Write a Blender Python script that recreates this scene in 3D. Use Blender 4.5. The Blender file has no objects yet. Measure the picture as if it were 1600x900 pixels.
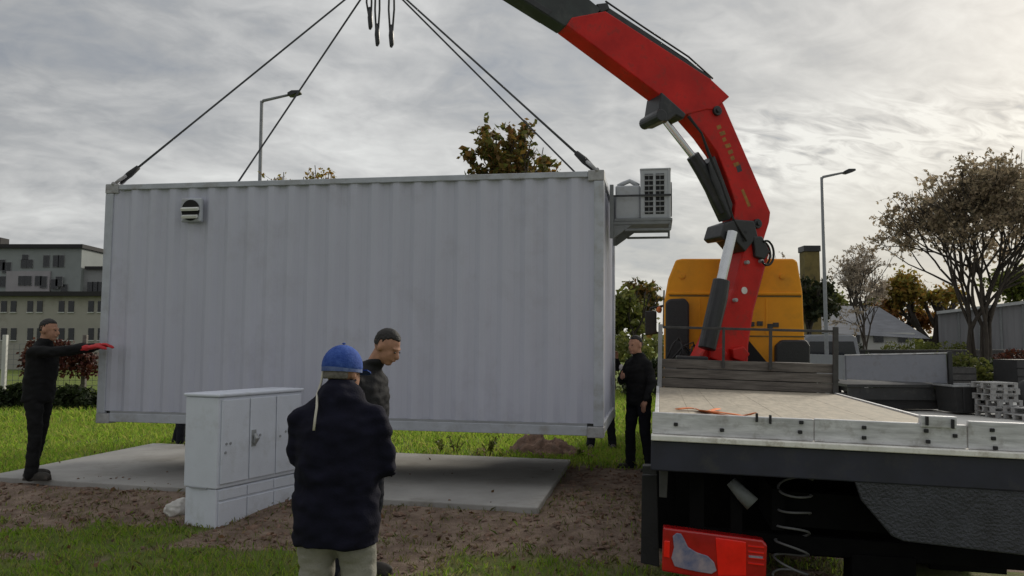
import bpy, bmesh, math, random
import numpy as np
from mathutils import Vector, Matrix, noise, Euler

# ------------------------------------------------------------------ camera, sky, sun
scn = bpy.context.scene
COL = scn.collection
F = 1250.0                       # focal length in photo pixels (1600 wide)
PITCH = math.atan(90 / F)
CAMZ = 1.7
cam_d = bpy.data.cameras.new('camera')
cam_d.sensor_fit = 'HORIZONTAL'; cam_d.sensor_width = 36; cam_d.lens = 36 * F / 1600
cam_d.clip_start = 0.05; cam_d.clip_end = 6000
cam = bpy.data.objects.new('camera', cam_d); COL.objects.link(cam)
cam.location = (0, 0, CAMZ); cam.rotation_euler = (math.pi / 2 + PITCH, 0, 0)
scn.camera = cam
scn.view_settings.view_transform = 'Standard'
scn.view_settings.look = 'None'
scn.view_settings.exposure = 0.14
scn.view_settings.gamma = 1.0
scn.view_settings.use_curve_mapping = False

SUN_AZ, SUN_EL = math.radians(40), math.radians(24)
SUN_DIR = Vector((math.sin(SUN_AZ) * math.cos(SUN_EL), math.cos(SUN_AZ) * math.cos(SUN_EL), math.sin(SUN_EL)))
sun_d = bpy.data.lights.new('sun', 'SUN'); sun_d.energy = 2.4; sun_d.angle = math.radians(14); sun_d.color = (1, .93, .80)
sun = bpy.data.objects.new('sun', sun_d); COL.objects.link(sun)
sun.rotation_euler = SUN_DIR.to_track_quat('Z', 'Y').to_euler()

world = bpy.data.worlds.new('World'); scn.world = world; world.use_nodes = True
def build_world():
    nt = world.node_tree; nt.nodes.clear(); N = nt.nodes.new; K = nt.links.new
    def m(op, a, b=None, clamp=False):
        n = N('ShaderNodeMath'); n.operation = op; n.use_clamp = clamp
        for i, s in enumerate((a, b)):
            if s is None: continue
            if isinstance(s, (int, float)): n.inputs[i].default_value = s
            else: K(s, n.inputs[i])
        return n.outputs[0]
    def mixc(f, a, b, bt='MIX'):
        n = N('ShaderNodeMix'); n.data_type = 'RGBA'; n.blend_type = bt
        for s, i in ((f, 0), (a, 6), (b, 7)):
            if isinstance(s, tuple): n.inputs[i].default_value = (*s, 1)
            elif isinstance(s, (int, float)): n.inputs[i].default_value = s
            else: K(s, n.inputs[i])
        return n.outputs[2]
    out = N('ShaderNodeOutputWorld'); bg = N('ShaderNodeBackground'); bg.inputs[1].default_value = 0.1
    K(bg.outputs[0], out.inputs[0])
    sky = N('ShaderNodeTexSky'); sky.sky_type = 'NISHITA'; sky.sun_disc = False
    sky.sun_elevation = SUN_EL; sky.sun_rotation = SUN_AZ; sky.dust_density = 2
    tc = N('ShaderNodeTexCoord'); nrm = N('ShaderNodeVectorMath'); nrm.operation = 'NORMALIZE'; K(tc.outputs['Generated'], nrm.inputs[0])
    sep = N('ShaderNodeSeparateXYZ'); K(nrm.outputs[0], sep.inputs[0])
    z = m('MAXIMUM', sep.outputs[2], 0.0)
    zz = m('ADD', z, 0.24)
    cx = m('DIVIDE', sep.outputs[0], zz); cy = m('DIVIDE', sep.outputs[1], zz)
    # rotate the cloud deck so that its banks run a little askew
    rx = m('ADD', m('MULTIPLY', cx, .94), m('MULTIPLY', cy, .34)); ry = m('SUBTRACT', m('MULTIPLY', cy, .94), m('MULTIPLY', cx, .34))
    cv = N('ShaderNodeCombineXYZ'); K(m('MULTIPLY', rx, .8), cv.inputs[0]); K(ry, cv.inputs[1])
    def nz(scale, detail, rough, dist, off):
        n = N('ShaderNodeTexNoise'); n.inputs['Scale'].default_value = scale; n.inputs['Detail'].default_value = detail
        n.inputs['Roughness'].default_value = rough; n.inputs['Distortion'].default_value = dist
        a = N('ShaderNodeVectorMath'); a.operation = 'ADD'; a.inputs[1].default_value = off; K(cv.outputs[0], a.inputs[0]); K(a.outputs[0], n.inputs['Vector'])
        return n.outputs['Fac']
    n1 = nz(1.1, 8, .55, .5, (3.1, 1.7, 0)); n2 = nz(3.8, 8, .58, .6, (7.7, 4.2, 2)); n3 = nz(13, 5, .5, .9, (1.3, 9.1, 5))
    c = m('ADD', m('ADD', m('MULTIPLY', n1, .52), m('MULTIPLY', n2, .34)), m('MULTIPLY', n3, .14))
    # rippled bank low in the north east
    cv2 = N('ShaderNodeCombineXYZ'); K(m('MULTIPLY', rx, 5.0), cv2.inputs[0]); K(m('MULTIPLY', ry, 11.0), cv2.inputs[1])
    nr = N('ShaderNodeTexNoise'); nr.inputs['Scale'].default_value = 1.5; nr.inputs['Detail'].default_value = 5; nr.inputs['Roughness'].default_value = .55; nr.inputs['Distortion'].default_value = 1.2; K(cv2.outputs[0], nr.inputs['Vector'])
    dv = N('ShaderNodeVectorMath'); dv.operation = 'DOT_PRODUCT'; K(nrm.outputs[0], dv.inputs[0]); dv.inputs[1].default_value = Vector((.43, .87, .235)).normalized()
    band = m('SUBTRACT', 1.0, m('MULTIPLY', m('ABSOLUTE', m('SUBTRACT', z, .225)), 14.0), True)
    side = N('ShaderNodeMapRange'); side.inputs[1].default_value = .955; side.inputs[2].default_value = .99; K(dv.outputs['Value'], side.inputs[0])
    rip = m('MULTIPLY', m('MULTIPLY', band, side.outputs[0]), m('SUBTRACT', nr.outputs['Fac'], .44))
    c = m('ADD', c, m('MULTIPLY', rip, 1.1))
    rp = N('ShaderNodeValToRGB'); K(c, rp.inputs[0])
    e = rp.color_ramp.elements; e[0].position = .345; e[0].color = (.215, .240, .280, 1); e[1].position = .66; e[1].color = (.66, .665, .65, 1)
    x = e.new(.46); x.color = (.355, .362, .368, 1); x = e.new(.54); x.color = (.48, .482, .478, 1)
    # towards the hidden sun the deck thins and warms
    hd = N('ShaderNodeVectorMath'); hd.operation = 'DOT_PRODUCT'; K(nrm.outputs[0], hd.inputs[0]); hd.inputs[1].default_value = Vector((math.sin(SUN_AZ), math.cos(SUN_AZ), .12)).normalized()
    g = m('POWER', m('MAXIMUM', hd.outputs['Value'], 0.0), 5.0)
    low = m('POWER', m('SUBTRACT', 1.0, m('MULTIPLY', z, 1.6, True), True), 3.0)
    warm = m('MULTIPLY', m('MULTIPLY', g, m('ADD', m('MULTIPLY', low, .72), .20)), m('ADD', m('MULTIPLY', c, 1.1), .25), True)
    col = mixc(warm, rp.outputs[0], (.47, .452, .375))
    hz = m('POWER', m('SUBTRACT', 1.0, m('MULTIPLY', z, 5.0, True), True), 2.0)
    col = mixc(m('MULTIPLY', hz, .35), col, (.52, .535, .54))
    zen = N('ShaderNodeMapRange'); zen.interpolation_type = 'SMOOTHSTEP'; zen.inputs[1].default_value = .42; zen.inputs[2].default_value = .95; zen.inputs[3].default_value = 1.0; zen.inputs[4].default_value = 1.6; K(z, zen.inputs[0])
    azf = m('ADD', m('MULTIPLY', m('POWER', m('MAXIMUM', hd.outputs['Value'], 0.0), 1.6), .30), .97)
    sc = N('ShaderNodeVectorMath'); sc.operation = 'SCALE'; K(m('MULTIPLY', m('MULTIPLY', zen.outputs[0], azf), 10.0), sc.inputs['Scale']); K(col, sc.inputs[0])
    fin = mixc(.94, sky.outputs[0], sc.outputs[0])
    K(fin, bg.inputs[0])
build_world()

# ------------------------------------------------------------------ helpers
rng = random.Random(7)
def ray(px, py):
    u = (px - 800) / F; v = (450 - py) / F; c, s = math.cos(PITCH), math.sin(PITCH)
    return Vector((u, c - v * s, s + v * c))
CAMP = Vector((0, 0, CAMZ))
def P(px, py, y):                                     # photo pixel at world depth y
    d = ray(px, py); return CAMP + d * (y / d.y)
def G(px, py, z=0.0):                                 # photo pixel on the level z
    d = ray(px, py); return CAMP + d * ((z - CAMZ) / d.z)

def link(o, parent=None):
    COL.objects.link(o)
    if parent: o.parent = parent
    return o
def tag(o, label=None, cat=None, group=None, kind=None):
    if label: o['label'] = label
    if cat: o['category'] = cat
    if group: o['group'] = group
    if kind: o['kind'] = kind
    return o
def thing(name, label, cat, loc=(0, 0, 0), rot=(0, 0, 0), group=None):
    o = bpy.data.objects.new(name, None); o.location = loc; o.rotation_euler = rot; o.empty_display_size = .2
    COL.objects.link(o); return tag(o, label, cat, group)
def copy_tree(o, parent=None):
    c = o.copy(); COL.objects.link(c)
    if parent: c.parent = parent
    for ch in list(o.children): copy_tree(ch, c)
    return c

class MB:
    def __init__(s, off=None): s.v = []; s.f = []; s.off = Vector(off) if off is not None else None
    def add(s, vs, fs):
        n = len(s.v); s.v += [Vector(v) for v in vs]; s.f += [[n + i for i in f] for f in fs]; return s
    def box(s, c, d, M=None):
        c = Vector(c); hx, hy, hz = d[0] / 2, d[1] / 2, d[2] / 2
        vs = [Vector((x, y, z)) for x in (-hx, hx) for y in (-hy, hy) for z in (-hz, hz)]
        if M is not None: vs = [M @ v for v in vs]
        return s.add([c + v for v in vs], [(0, 1, 3, 2), (4, 6, 7, 5), (0, 4, 5, 1), (2, 3, 7, 6), (0, 2, 6, 4), (1, 5, 7, 3)])
    def span(s, a, b):                               # box from corner to corner
        a, b = Vector(a), Vector(b); d = b - a
        return s.box((a + b) / 2, (abs(d.x), abs(d.y), abs(d.z)))
    def prism(s, poly, ext):                         # 3-d polygon extruded along a vector
        n = len(poly); ext = Vector(ext); p = [Vector(q) for q in poly]
        return s.add(p + [q + ext for q in p], [list(range(n))[::-1], list(range(n, 2 * n))] + [(i, (i + 1) % n, n + (i + 1) % n, n + i) for i in range(n)])
    def tube(s, pts, r, n=8, caps=True, squash=None):
        pts = [Vector(p) for p in pts]; k = len(pts); rr = r if isinstance(r, (list, tuple)) else [r] * k
        base = len(s.v); t0 = None
        for i, p in enumerate(pts):
            t = (pts[min(i + 1, k - 1)] - pts[max(i - 1, 0)]);
            t = t.normalized() if t.length > 1e-9 else Vector((0, 0, 1))
            if t0 is None:
                a = t.cross(Vector((0, 0, 1)) if abs(t.z) < .9 else Vector((1, 0, 0))).normalized()
            else:
                a = (a - t * a.dot(t)); a = a.normalized() if a.length > 1e-6 else t.orthogonal().normalized()
            t0 = t; b = t.cross(a)
            for j in range(n):
                w = 2 * math.pi * j / n
                s.v.append(p + (a * math.cos(w) + b * math.sin(w) * (squash or 1)) * rr[i])
        for i in range(k - 1):
            for j in range(n):
                s.f.append([base + i * n + j, base + i * n + (j + 1) % n, base + (i + 1) * n + (j + 1) % n, base + (i + 1) * n + j])
        if caps:
            s.f.append([base + j for j in range(n)][::-1]); s.f.append([base + (k - 1) * n + j for j in range(n)])
        return s
    def ell(s, c, r, M=None, nu=14, nv=10):
        c = Vector(c); base = len(s.v); r = (r, r, r) if isinstance(r, (int, float)) else r
        vs = [Vector((0, 0, r[2]))]
        for i in range(1, nv):
            for j in range(nu):
                a, b = math.pi * i / nv, 2 * math.pi * j / nu
                vs.append(Vector((r[0] * math.sin(a) * math.cos(b), r[1] * math.sin(a) * math.sin(b), r[2] * math.cos(a))))
        vs.append(Vector((0, 0, -r[2])))
        if M is not None: vs = [M @ v for v in vs]
        fs = [(0, 1 + j, 1 + (j + 1) % nu) for j in range(nu)]
        for i in range(nv - 2):
            for j in range(nu):
                a = 1 + i * nu; fs.append((a + j, a + nu + j, a + nu + (j + 1) % nu, a + (j + 1) % nu))
        l = 1 + (nv - 2) * nu; fs += [(l + (j + 1) % nu, l + j, l + nu) for j in range(nu)]
        return s.add([c + v for v in vs], fs)
    def capsule(s, a, b, ra, rb, n=10):
        a, b = Vector(a), Vector(b); s.ell(a, ra, nu=n, nv=8); s.ell(b, rb, nu=n, nv=8); return s.tube([a, b], [ra, rb], n)
    def rings(s, rs, n=20):                           # (centre, rx, ry) ellipses, closed
        base = len(s.v)
        for c, rx, ry in rs:
            c = Vector(c)
            for j in range(n):
                w = 2 * math.pi * j / n; s.v.append(c + Vector((rx * math.cos(w), ry * math.sin(w), 0)))
        for i in range(len(rs) - 1):
            for j in range(n): s.f.append([base + i * n + j, base + i * n + (j + 1) % n, base + (i + 1) * n + (j + 1) % n, base + (i + 1) * n + j])
        s.f.append([base + j for j in range(n)][::-1]); s.f.append([base + (len(rs) - 1) * n + j for j in range(n)])
        return s
    def mesh(s, name):
        me = bpy.data.meshes.new(name)
        vs = [v - s.off for v in s.v] if s.off is not None else s.v
        me.from_pydata([tuple(v) for v in vs], [], s.f); me.update()
        bm = bmesh.new(); bm.from_mesh(me); bmesh.ops.recalc_face_normals(bm, faces=bm.faces); bm.to_mesh(me); bm.free()
        return me
    def build(s, name, mat, parent=None, smooth=False, bevel=0, seg=2):
        me = s.mesh(name); me.materials.append(mat)
        o = link(bpy.data.objects.new(name, me), parent)
        if bevel:
            b = o.modifiers.new('bevel', 'BEVEL'); b.width = bevel; b.segments = seg; b.limit_method = 'ANGLE'; b.angle_limit = math.radians(35); b.harden_normals = False
        if smooth:
            for p in me.polygons: p.use_smooth = True
        return o
    def blob(s, name, mat, parent, voxel=.012, smooth=6, wr=0, wf=9, seed=0, weld=None):   # overlapping pieces fused into one soft surface
        me = s.mesh(name); o = bpy.data.objects.new(name, me); COL.objects.link(o)
        r = o.modifiers.new('fuse', 'REMESH'); r.mode = 'VOXEL'; r.voxel_size = voxel
        q = o.modifiers.new('soft', 'SMOOTH'); q.factor = .5; q.iterations = smooth
        dg = bpy.context.evaluated_depsgraph_get(); dg.update()
        new = bpy.data.meshes.new_from_object(o.evaluated_get(dg)); bpy.data.objects.remove(o); bpy.data.meshes.remove(me)
        new.name = name; new.materials.clear(); new.materials.append(mat)
        if wr:
            for v in new.vertices:
                p = v.co + Vector((seed * 3.1, seed * 1.7, 0))
                q = Vector((p.x, p.y, p.z * 1.7))
                d = noise.noise(q * wf) * .6 + noise.noise(q * wf * 2.3) * .4 - abs(noise.noise(q * wf * .7 + Vector((5, 5, 5)))) * .5
                v.co += v.normal * d * wr
        for p in new.polygons: p.use_smooth = True
        return link(bpy.data.objects.new(name, new), parent)

# ------------------------------------------------------------------ materials
def mat(name, c, rough=.6, var=.15, scale=6, metal=0, bump=0, bscale=None, c2=None, dirt=None, dscale=3, spec=.5, coat=0, stretch=None, emit=None):
    m = bpy.data.materials.new(name); m.use_nodes = True; nt = m.node_tree; N = nt.nodes.new; K = nt.links.new
    b = nt.nodes['Principled BSDF']; b.inputs['Roughness'].default_value = rough; b.inputs['Metallic'].default_value = metal
    b.inputs['Specular IOR Level'].default_value = spec; b.inputs['Coat Weight'].default_value = coat
    tc = N('ShaderNodeTexCoord'); vec = tc.outputs['Object']
    if stretch:
        mp = N('ShaderNodeMapping'); mp.inputs['Scale'].default_value = stretch; K(vec, mp.inputs[0]); vec = mp.outputs[0]
    n = N('ShaderNodeTexNoise'); n.inputs['Scale'].default_value = scale; n.inputs['Detail'].default_value = 7; n.inputs['Roughness'].default_value = .62; K(vec, n.inputs['Vector'])
    r = N('ShaderNodeValToRGB'); K(n.outputs['Fac'], r.inputs[0])
    a = c2 or tuple(x * (1 - var) for x in c); d = c if c2 else tuple(min(1, x * (1 + var)) for x in c)
    r.color_ramp.elements[0].position = .32; r.color_ramp.elements[0].color = (*a, 1)
    r.color_ramp.elements[1].position = .68; r.color_ramp.elements[1].color = (*d, 1)
    out = r.outputs[0]
    if dirt:
        n2 = N('ShaderNodeTexNoise'); n2.inputs['Scale'].default_value = dscale; n2.inputs['Detail'].default_value = 9; n2.inputs['Roughness'].default_value = .7; K(tc.outputs['Object'], n2.inputs['Vector'])
        r2 = N('ShaderNodeValToRGB'); r2.color_ramp.elements[0].position = .52; r2.color_ramp.elements[1].position = .72; K(n2.outputs['Fac'], r2.inputs[0])
        mx = N('ShaderNodeMix'); mx.data_type = 'RGBA'; K(r2.outputs[0], mx.inputs[0]); K(out, mx.inputs[6]); mx.inputs[7].default_value = (*dirt, 1); out = mx.outputs[2]
    K(out, b.inputs['Base Color'])
    rr = N('ShaderNodeMapRange'); rr.inputs['To Min'].default_value = max(0, rough - .1); rr.inputs['To Max'].default_value = min(1, rough + .1); K(n.outputs['Fac'], rr.inputs[0]); K(rr.outputs[0], b.inputs['Roughness'])
    if bump:
        n3 = N('ShaderNodeTexNoise'); n3.inputs['Scale'].default_value = bscale or scale * 4; n3.inputs['Detail'].default_value = 6; K(vec, n3.inputs['Vector'])
        bp = N('ShaderNodeBump'); bp.inputs['Strength'].default_value = bump; bp.inputs['Distance'].default_value = .02; K(n3.outputs['Fac'], bp.inputs['Height']); K(bp.outputs[0], b.inputs['Normal'])
    return m
def leafmat(name, cols, rough=.6, trans=.25):
    m = bpy.data.materials.new(name); m.use_nodes = True; nt = m.node_tree; N = nt.nodes.new; K = nt.links.new
    b = nt.nodes['Principled BSDF']; b.inputs['Roughness'].default_value = rough; b.inputs['Specular IOR Level'].default_value = .25
    g = N('ShaderNodeNewGeometry'); r = N('ShaderNodeValToRGB'); r.color_ramp.interpolation = 'LINEAR'; K(g.outputs['Random Per Island'], r.inputs[0])
    e = r.color_ramp.elements; e[0].color = (*cols[0], 1); e[1].color = (*cols[-1], 1)
    for i, c in enumerate(cols[1:-1]): q = e.new((i + 1) / (len(cols) - 1)); q.color = (*c, 1)
    K(r.outputs[0], b.inputs['Base Color'])
    t = N('ShaderNodeBsdfTranslucent'); K(r.outputs[0], t.inputs[0]); mx = N('ShaderNodeMixShader'); mx.inputs[0].default_value = trans
    K(b.outputs[0], mx.inputs[1]); K(t.outputs[0], mx.inputs[2]); K(mx.outputs[0], nt.nodes['Material Output'].inputs[0])
    return m
M = dict(
    white=mat('white container paint', (.49, .497, .585), .45, .05, 1.6, bump=.06, bscale=30, dirt=(.43, .43, .50), dscale=1.6, stretch=(1, 1, .3)),
    rail=mat('weathered container frame paint', (.42, .44, .49), .5, .12, 5, bump=.1, dirt=(.29, .28, .27), dscale=4),
    casting=mat('worn corner steel', (.36, .36, .37), .55, .2, 12, dirt=(.16, .12, .10), dscale=9),
    black=mat('black hollow', (.006, .006, .007), .8, .1, 4),
    slat=mat('pale vent plastic', (.72, .73, .70), .5, .08, 8),
    cabinet=mat('light grey polyester cabinet', (.64, .67, .75), .5, .05, 3, bump=.08, bscale=60, dirt=(.52, .54, .58), dscale=3.5),
    acgrey=mat('aged air conditioner casing', (.40, .415, .44), .5, .08, 6, dirt=(.30, .30, .30), dscale=6),
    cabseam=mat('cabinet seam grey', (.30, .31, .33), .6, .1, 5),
    red=mat('crane red enamel', (.50, .016, .012), .42, .25, 2.5, coat=.0, spec=.22, dirt=(.22, .030, .022), dscale=5),
    crblack=mat('black crane steel', (.018, .019, .021), .42, .3, 6, dirt=(.05, .05, .048), dscale=5),
    greens=mat('dark grey green telescopic steel', (.020, .026, .025), .45, .3, 5, dirt=(.05, .055, .05), dscale=4),
    chrome=mat('chromed piston rod', (.66, .67, .68), .22, .05, 8, metal=1),
    yellow=mat('amber yellow cab paint', (.80, .33, .012), .45, .10, 2, coat=.0, spec=.3, dirt=(.62, .27, .02), dscale=2.2),
    under=mat('shaded underbody black', (.006, .006, .0065), .9, .3, 8, spec=.1),  # base colour darkened to carry the deep shade below the deck
    rubber=mat('black rubber', (.018, .018, .019), .75, .3, 10, bump=.2),
    plastic=mat('black textured plastic', (.022, .022, .024), .6, .2, 20, bump=.25, bscale=70),
    hammered=mat('dark grey hammered panel', (.040, .042, .053), .5, .3, 9, bump=.7, bscale=55),
    beam=mat('navy black steel beam', (.022, .023, .040), .5, .3, 4, dirt=(.045, .043, .045), dscale=5),
    alu=mat('scuffed aluminium board', (.56, .56, .57), .5, .28, 7, metal=.1, dirt=(.26, .24, .22), dscale=6, bump=.1, stretch=(.6, 3, 5)),
    alubright=mat('bright worn deck edge', (.80, .78, .73), .5, .12, 9, dirt=(.40, .35, .28), dscale=8),
    deck=mat('dusty plywood deck', (.43, .375, .295), .85, .3, 5, c2=(.26, .23, .18), dirt=(.27, .235, .185), dscale=4, bump=.2, stretch=(3, .8, 1)),
    oldwood=mat('weathered headboard planks', (.20, .18, .16), .85, .4, 5, c2=(.085, .074, .066), bump=.4, stretch=(.6, 2, 6)),
    rust=mat('dull steel rail', (.05, .048, .047), .6, .35, 10),
    lens=mat('red tail lamp lens', (.46, .010, .012), .15, .2, 7, coat=.6),
    lensbright=mat('clear red tail lamp lens', (.78, .014, .010), .15, .15, 9, coat=.5),
    lensclear=mat('milky reversing lamp lens', (.44, .36, .38), .2, .4, 9, c2=(.09, .13, .27), coat=.5),
    coil=mat('grey coiled air hose', (.13, .13, .135), .5, .2, 10),
    galv=mat('galvanised steel', (.36, .37, .38), .5, .15, 8, metal=.5),
    darkgalv=mat('grey lamp post steel', (.17, .18, .185), .55, .15, 8),
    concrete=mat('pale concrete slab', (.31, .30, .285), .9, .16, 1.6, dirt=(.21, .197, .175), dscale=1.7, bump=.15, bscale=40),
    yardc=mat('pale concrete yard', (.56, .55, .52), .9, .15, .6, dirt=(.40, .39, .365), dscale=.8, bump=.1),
    skin=mat('skin', (.40, .215, .145), .6, .18, 22, spec=.25, bump=.05),
    navy=mat('navy fleece jacket', (.0085, .0085, .018), .92, .25, 14, bump=.2, bscale=120, spec=.15),
    blackcloth=mat('black work cloth', (.011, .011, .012), .9, .3, 12, bump=.25, bscale=90, spec=.2),
    leather=mat('black padded jacket', (.012, .012, .014), .75, .3, 9, bump=.15, bscale=40, spec=.3),
    khaki=mat('stone khaki trousers', (.27, .26, .225), .9, .15, 9, bump=.25, bscale=90, spec=.2),
    jeans=mat('dark work trousers', (.016, .017, .024), .9, .25, 12, bump=.2, bscale=90, spec=.2),
    capblue=mat('royal blue cap cloth', (.055, .11, .36), .85, .45, 34, c2=(.018, .05, .24), bump=.25, bscale=120, spec=.2),
    capband=mat('faded cap band', (.14, .19, .34), .85, .5, 26, c2=(.04, .07, .22)),
    hairdark=mat('dark hair', (.012, .010, .009), .7, .4, 30, bump=.4, bscale=90),
    hairgrey=mat('grey hair', (.15, .135, .12), .8, .3, 40, bump=.3, bscale=90),
    shoe=mat('dark muddy boots', (.030, .026, .022), .75, .4, 15, dirt=(.08, .06, .045), dscale=12),
    glove=mat('red work gloves', (.48, .02, .025), .7, .2, 14),
    cord=mat('pale cord', (.50, .47, .40), .8, .1, 20),
    eye=mat('dark eye', (.01, .008, .007), .3, .1, 5),
    sling=mat('dark sling webbing', (.050, .052, .055), .8, .3, 12),
    orange=mat('faded orange webbing', (.62, .17, .05), .85, .2, 12),
    bark=mat('dark bark', (.045, .037, .030), .95, .4, 8, bump=.6, stretch=(2, 2, .5)),
    greywall=mat('grey rendered wall', (.26, .265, .265), .9, .14, .5, dirt=(.14, .14, .135), dscale=.4),
    creamwall=mat('sandy rendered wall', (.34, .325, .29), .9, .10, .5, dirt=(.20, .18, .15), dscale=.5),
    mauvewall=mat('mauve grey rendered wall', (.31, .295, .305), .9, .1, .5),
    greenwall=mat('green grey rendered wall', (.24, .26, .255), .9, .12, .5),
    yellwall=mat('pale yellow rendered wall', (.52, .54, .33), .9, .08, .5),
    eave=mat('black bitumen eave', (.020, .019, .020), .8, .2, 3),
    glass=mat('dark window glass', (.012, .014, .018), .12, .2, 2),
    frame=mat('white window frame', (.55, .56, .55), .6, .05, 4),
    roof=mat('grey tiled roof', (.145, .15, .165), .8, .25, 2.2, stretch=(.6, .6, 4), bump=.3),
    palewall=mat('pale house wall', (.55, .55, .52), .85, .1, 1),
    shed=mat('grey sheet metal hall', (.155, .155, .165), .55, .15, 1.2, stretch=(5, 5, .3)),
    redbush=leafmat('rusty autumn leaves', [(.05, .014, .012), (.09, .022, .016), (.12, .04, .02), (.03, .022, .012)]),
    hedgeleaf=leafmat('dark hedge leaves', [(.012, .020, .007), (.025, .04, .012), (.04, .055, .018), (.018, .025, .01)]),
    leafgb=leafmat('green brown leaves', [(.08, .10, .022), (.15, .15, .035), (.22, .12, .03), (.065, .085, .02), (.26, .12, .045)], trans=.4),
    leafbrown=leafmat('brown locust leaves', [(.28, .225, .15), (.37, .29, .20), (.20, .175, .11), (.42, .33, .22)], trans=.55),
    leafgrey=leafmat('thin grey brown leaves', [(.30, .26, .21), (.38, .32, .25), (.22, .19, .145)], trans=.4),
    leafolive=leafmat('olive leaves', [(.08, .10, .022), (.13, .15, .035), (.18, .18, .05)], trans=.4),
    leafdark=leafmat('dark evergreen leaves', [(.014, .022, .009), (.028, .036, .014), (.05, .05, .018)]),
    leafgold=leafmat('golden leaves', trans=.5, cols=[(.30, .21, .035), (.22, .20, .04), (.33, .16, .03), (.15, .17, .04)]),
    leaforange=leafmat('orange leaves', trans=.5, cols=[(.36, .16, .045), (.28, .12, .04), (.24, .17, .05)]),
    van=mat('silver van paint', (.20, .21, .23), .4, .1, 3, coat=.2),
    trailer=mat('blue grey trailer boards', (.20, .21, .245), .55, .12, 3, dirt=(.14, .14, .15), dscale=3),
    crate=mat('whitish grey pallet plastic', (.33, .33, .33), .7, .25, 6, dirt=(.18, .17, .16), dscale=6),
    tan=mat('ochre chimney render', (.16, .125, .045), .9, .25, 3, dirt=(.08, .07, .03), dscale=4),
    soilm=mat('reddish soil', (.25, .155, .11), .95, .4, 9, c2=(.10, .066, .05), bump=1, bscale=26),
    decal=mat('worn yellow lettering', (.30, .13, .02), .6, .4, 14),
    sticker=mat('white sticker', (.65, .62, .60), .5, .1, 9),
    bagw=mat('crumpled white bag', (.55, .53, .50), .7, .15, 9, dirt=(.35, .30, .26), dscale=8),
)
b_ = M['lensbright'].node_tree.nodes['Principled BSDF']; b_.inputs['Emission Color'].default_value = (1, .01, .005, 1); b_.inputs['Emission Strength'].default_value = .05      # the lit tail lamp
M['grass'] = leafmat('grass blades', [(.18, .31, .03), (.25, .41, .04), (.33, .43, .06), (.36, .35, .10), (.19, .34, .035)], trans=.6)
M['drygrass'] = leafmat('tired grass blades', [(.14, .18, .05), (.23, .21, .09), (.30, .24, .13), (.11, .17, .035)], trans=.3)
M['deadleaf'] = leafmat('fallen leaves', [(.10, .05, .025), (.16, .085, .035), (.07, .04, .025), (.20, .13, .06)], trans=.1)

# ------------------------------------------------------------------ ground
PZ = .16
FR = G(840, 793, PZ); FL = G(-25, 744, PZ); BR = G(893, 718, PZ); BL = FL + (BR - FR)
PU = (FR - FL).normalized(); PLEN = (FR - FL).length
PV = Vector((-PU.y, PU.x, 0)); PWID = (BR - FR).dot(PV); PSH = (BR - FR).dot(PU)
def sm(a, b, x):
    t = min(1, max(0, (x - a) / (b - a))); return t * t * (3 - 2 * t)
def padco(x, y):
    d = Vector((x, y, 0)) - Vector((FL.x, FL.y, 0)); return d.dot(PU), d.dot(PV)
def fb(x, y, f, s=0):
    return noise.noise(Vector((x * f + s, y * f - s, s * .37)))
def soil(x, y):
    u, v = padco(x, y)
    n = fb(x, y, .9, 3) * .35 + fb(x, y, 2.7, 8) * .25 + fb(x, y, 7, 1) * .12
    front = sm(-1.35, -.72, v + n * .9) * (1 - sm(-.02, .25, v + n * .3)) if u < PLEN + .2 else 0
    right = sm(PLEN - .9, PLEN - .1, u + n * .4) * (1 - sm(PLEN + 1.5, PLEN + 2.3, u + n)) * sm(-1.6, -.75, v + n * 1.1) * (1 - sm(2.7, 3.6, v + n))
    patch = .95 * sm(.0, .34, fb(x, y, .8, 21) + .6 * fb(x, y, 2.3, 2)) if y < 9 else 0
    near = .5 * sm(-3.2, -1.0, x) * sm(4, 5.5, y) if y < 9 else 0
    return min(1, max(front, right, patch, near * (.7 + n)))
def height(x, y):
    u, v = padco(x, y)
    w = sm(-1.2, -.02, v) * (1 - sm(PLEN + .3, PLEN + 2.2, u)) * .11
    far = sm(9, 11, y) * (1 - sm(1.8, 3.6, x)) * .11
    h = max(w, far)
    near = 1 - sm(16, 30, y)
    return h + (fb(x, y, .5, 5) * .02 + fb(x, y, 2.2, 9) * .012) * near * (1 - .8 * sm(3, 5, x))
def spread(lo, hi, step, far, grow=1.22):
    a = list(np.arange(lo, hi + 1e-6, step)); s = step; x = a[-1]
    while x < far: s *= grow; x += s; a.append(x)
    s = step; x = a[0]; b = []
    while x > -far: s *= grow; x -= s; b.append(x)
    return b[::-1] + a
gx = spread(-8.5, 4, .085, 2500); gy = [y for y in spread(4.2, 15, .085, 4000)]
gy = [y for y in gy if y > -60]
def inpad(x, y, mrg=0):
    u, v = padco(x, y); return -mrg < v < PWID + mrg and -mrg < u - PSH * v / PWID < PLEN + mrg
vs = []; soils = []
for y in gy:
    for x in gx:
        s_ = soil(x, y) if (-11 < x < 6 and 2 < y < 16) else 0
        h = height(x, y) if (-60 < x < 60 and -20 < y < 40) else 0
        if s_ > .3 and 4 < y < 14: h += (fb(x, y, 3.2, 4) * .018 + fb(x, y, 9, 6) * .008) * s_
        if inpad(x, y, .04): h = min(h, PZ - .05)
        vs.append((x, y, h)); soils.append(s_)
nx = len(gx)
fs = [(j * nx + i, j * nx + i + 1, (j + 1) * nx + i + 1, (j + 1) * nx + i) for j in range(len(gy) - 1) for i in range(nx - 1)]
me = bpy.data.meshes.new('ground'); me.from_pydata(vs, [], fs); me.update()
at = me.attributes.new('soil', 'FLOAT', 'POINT'); at.data.foreach_set('value', soils)
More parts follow.
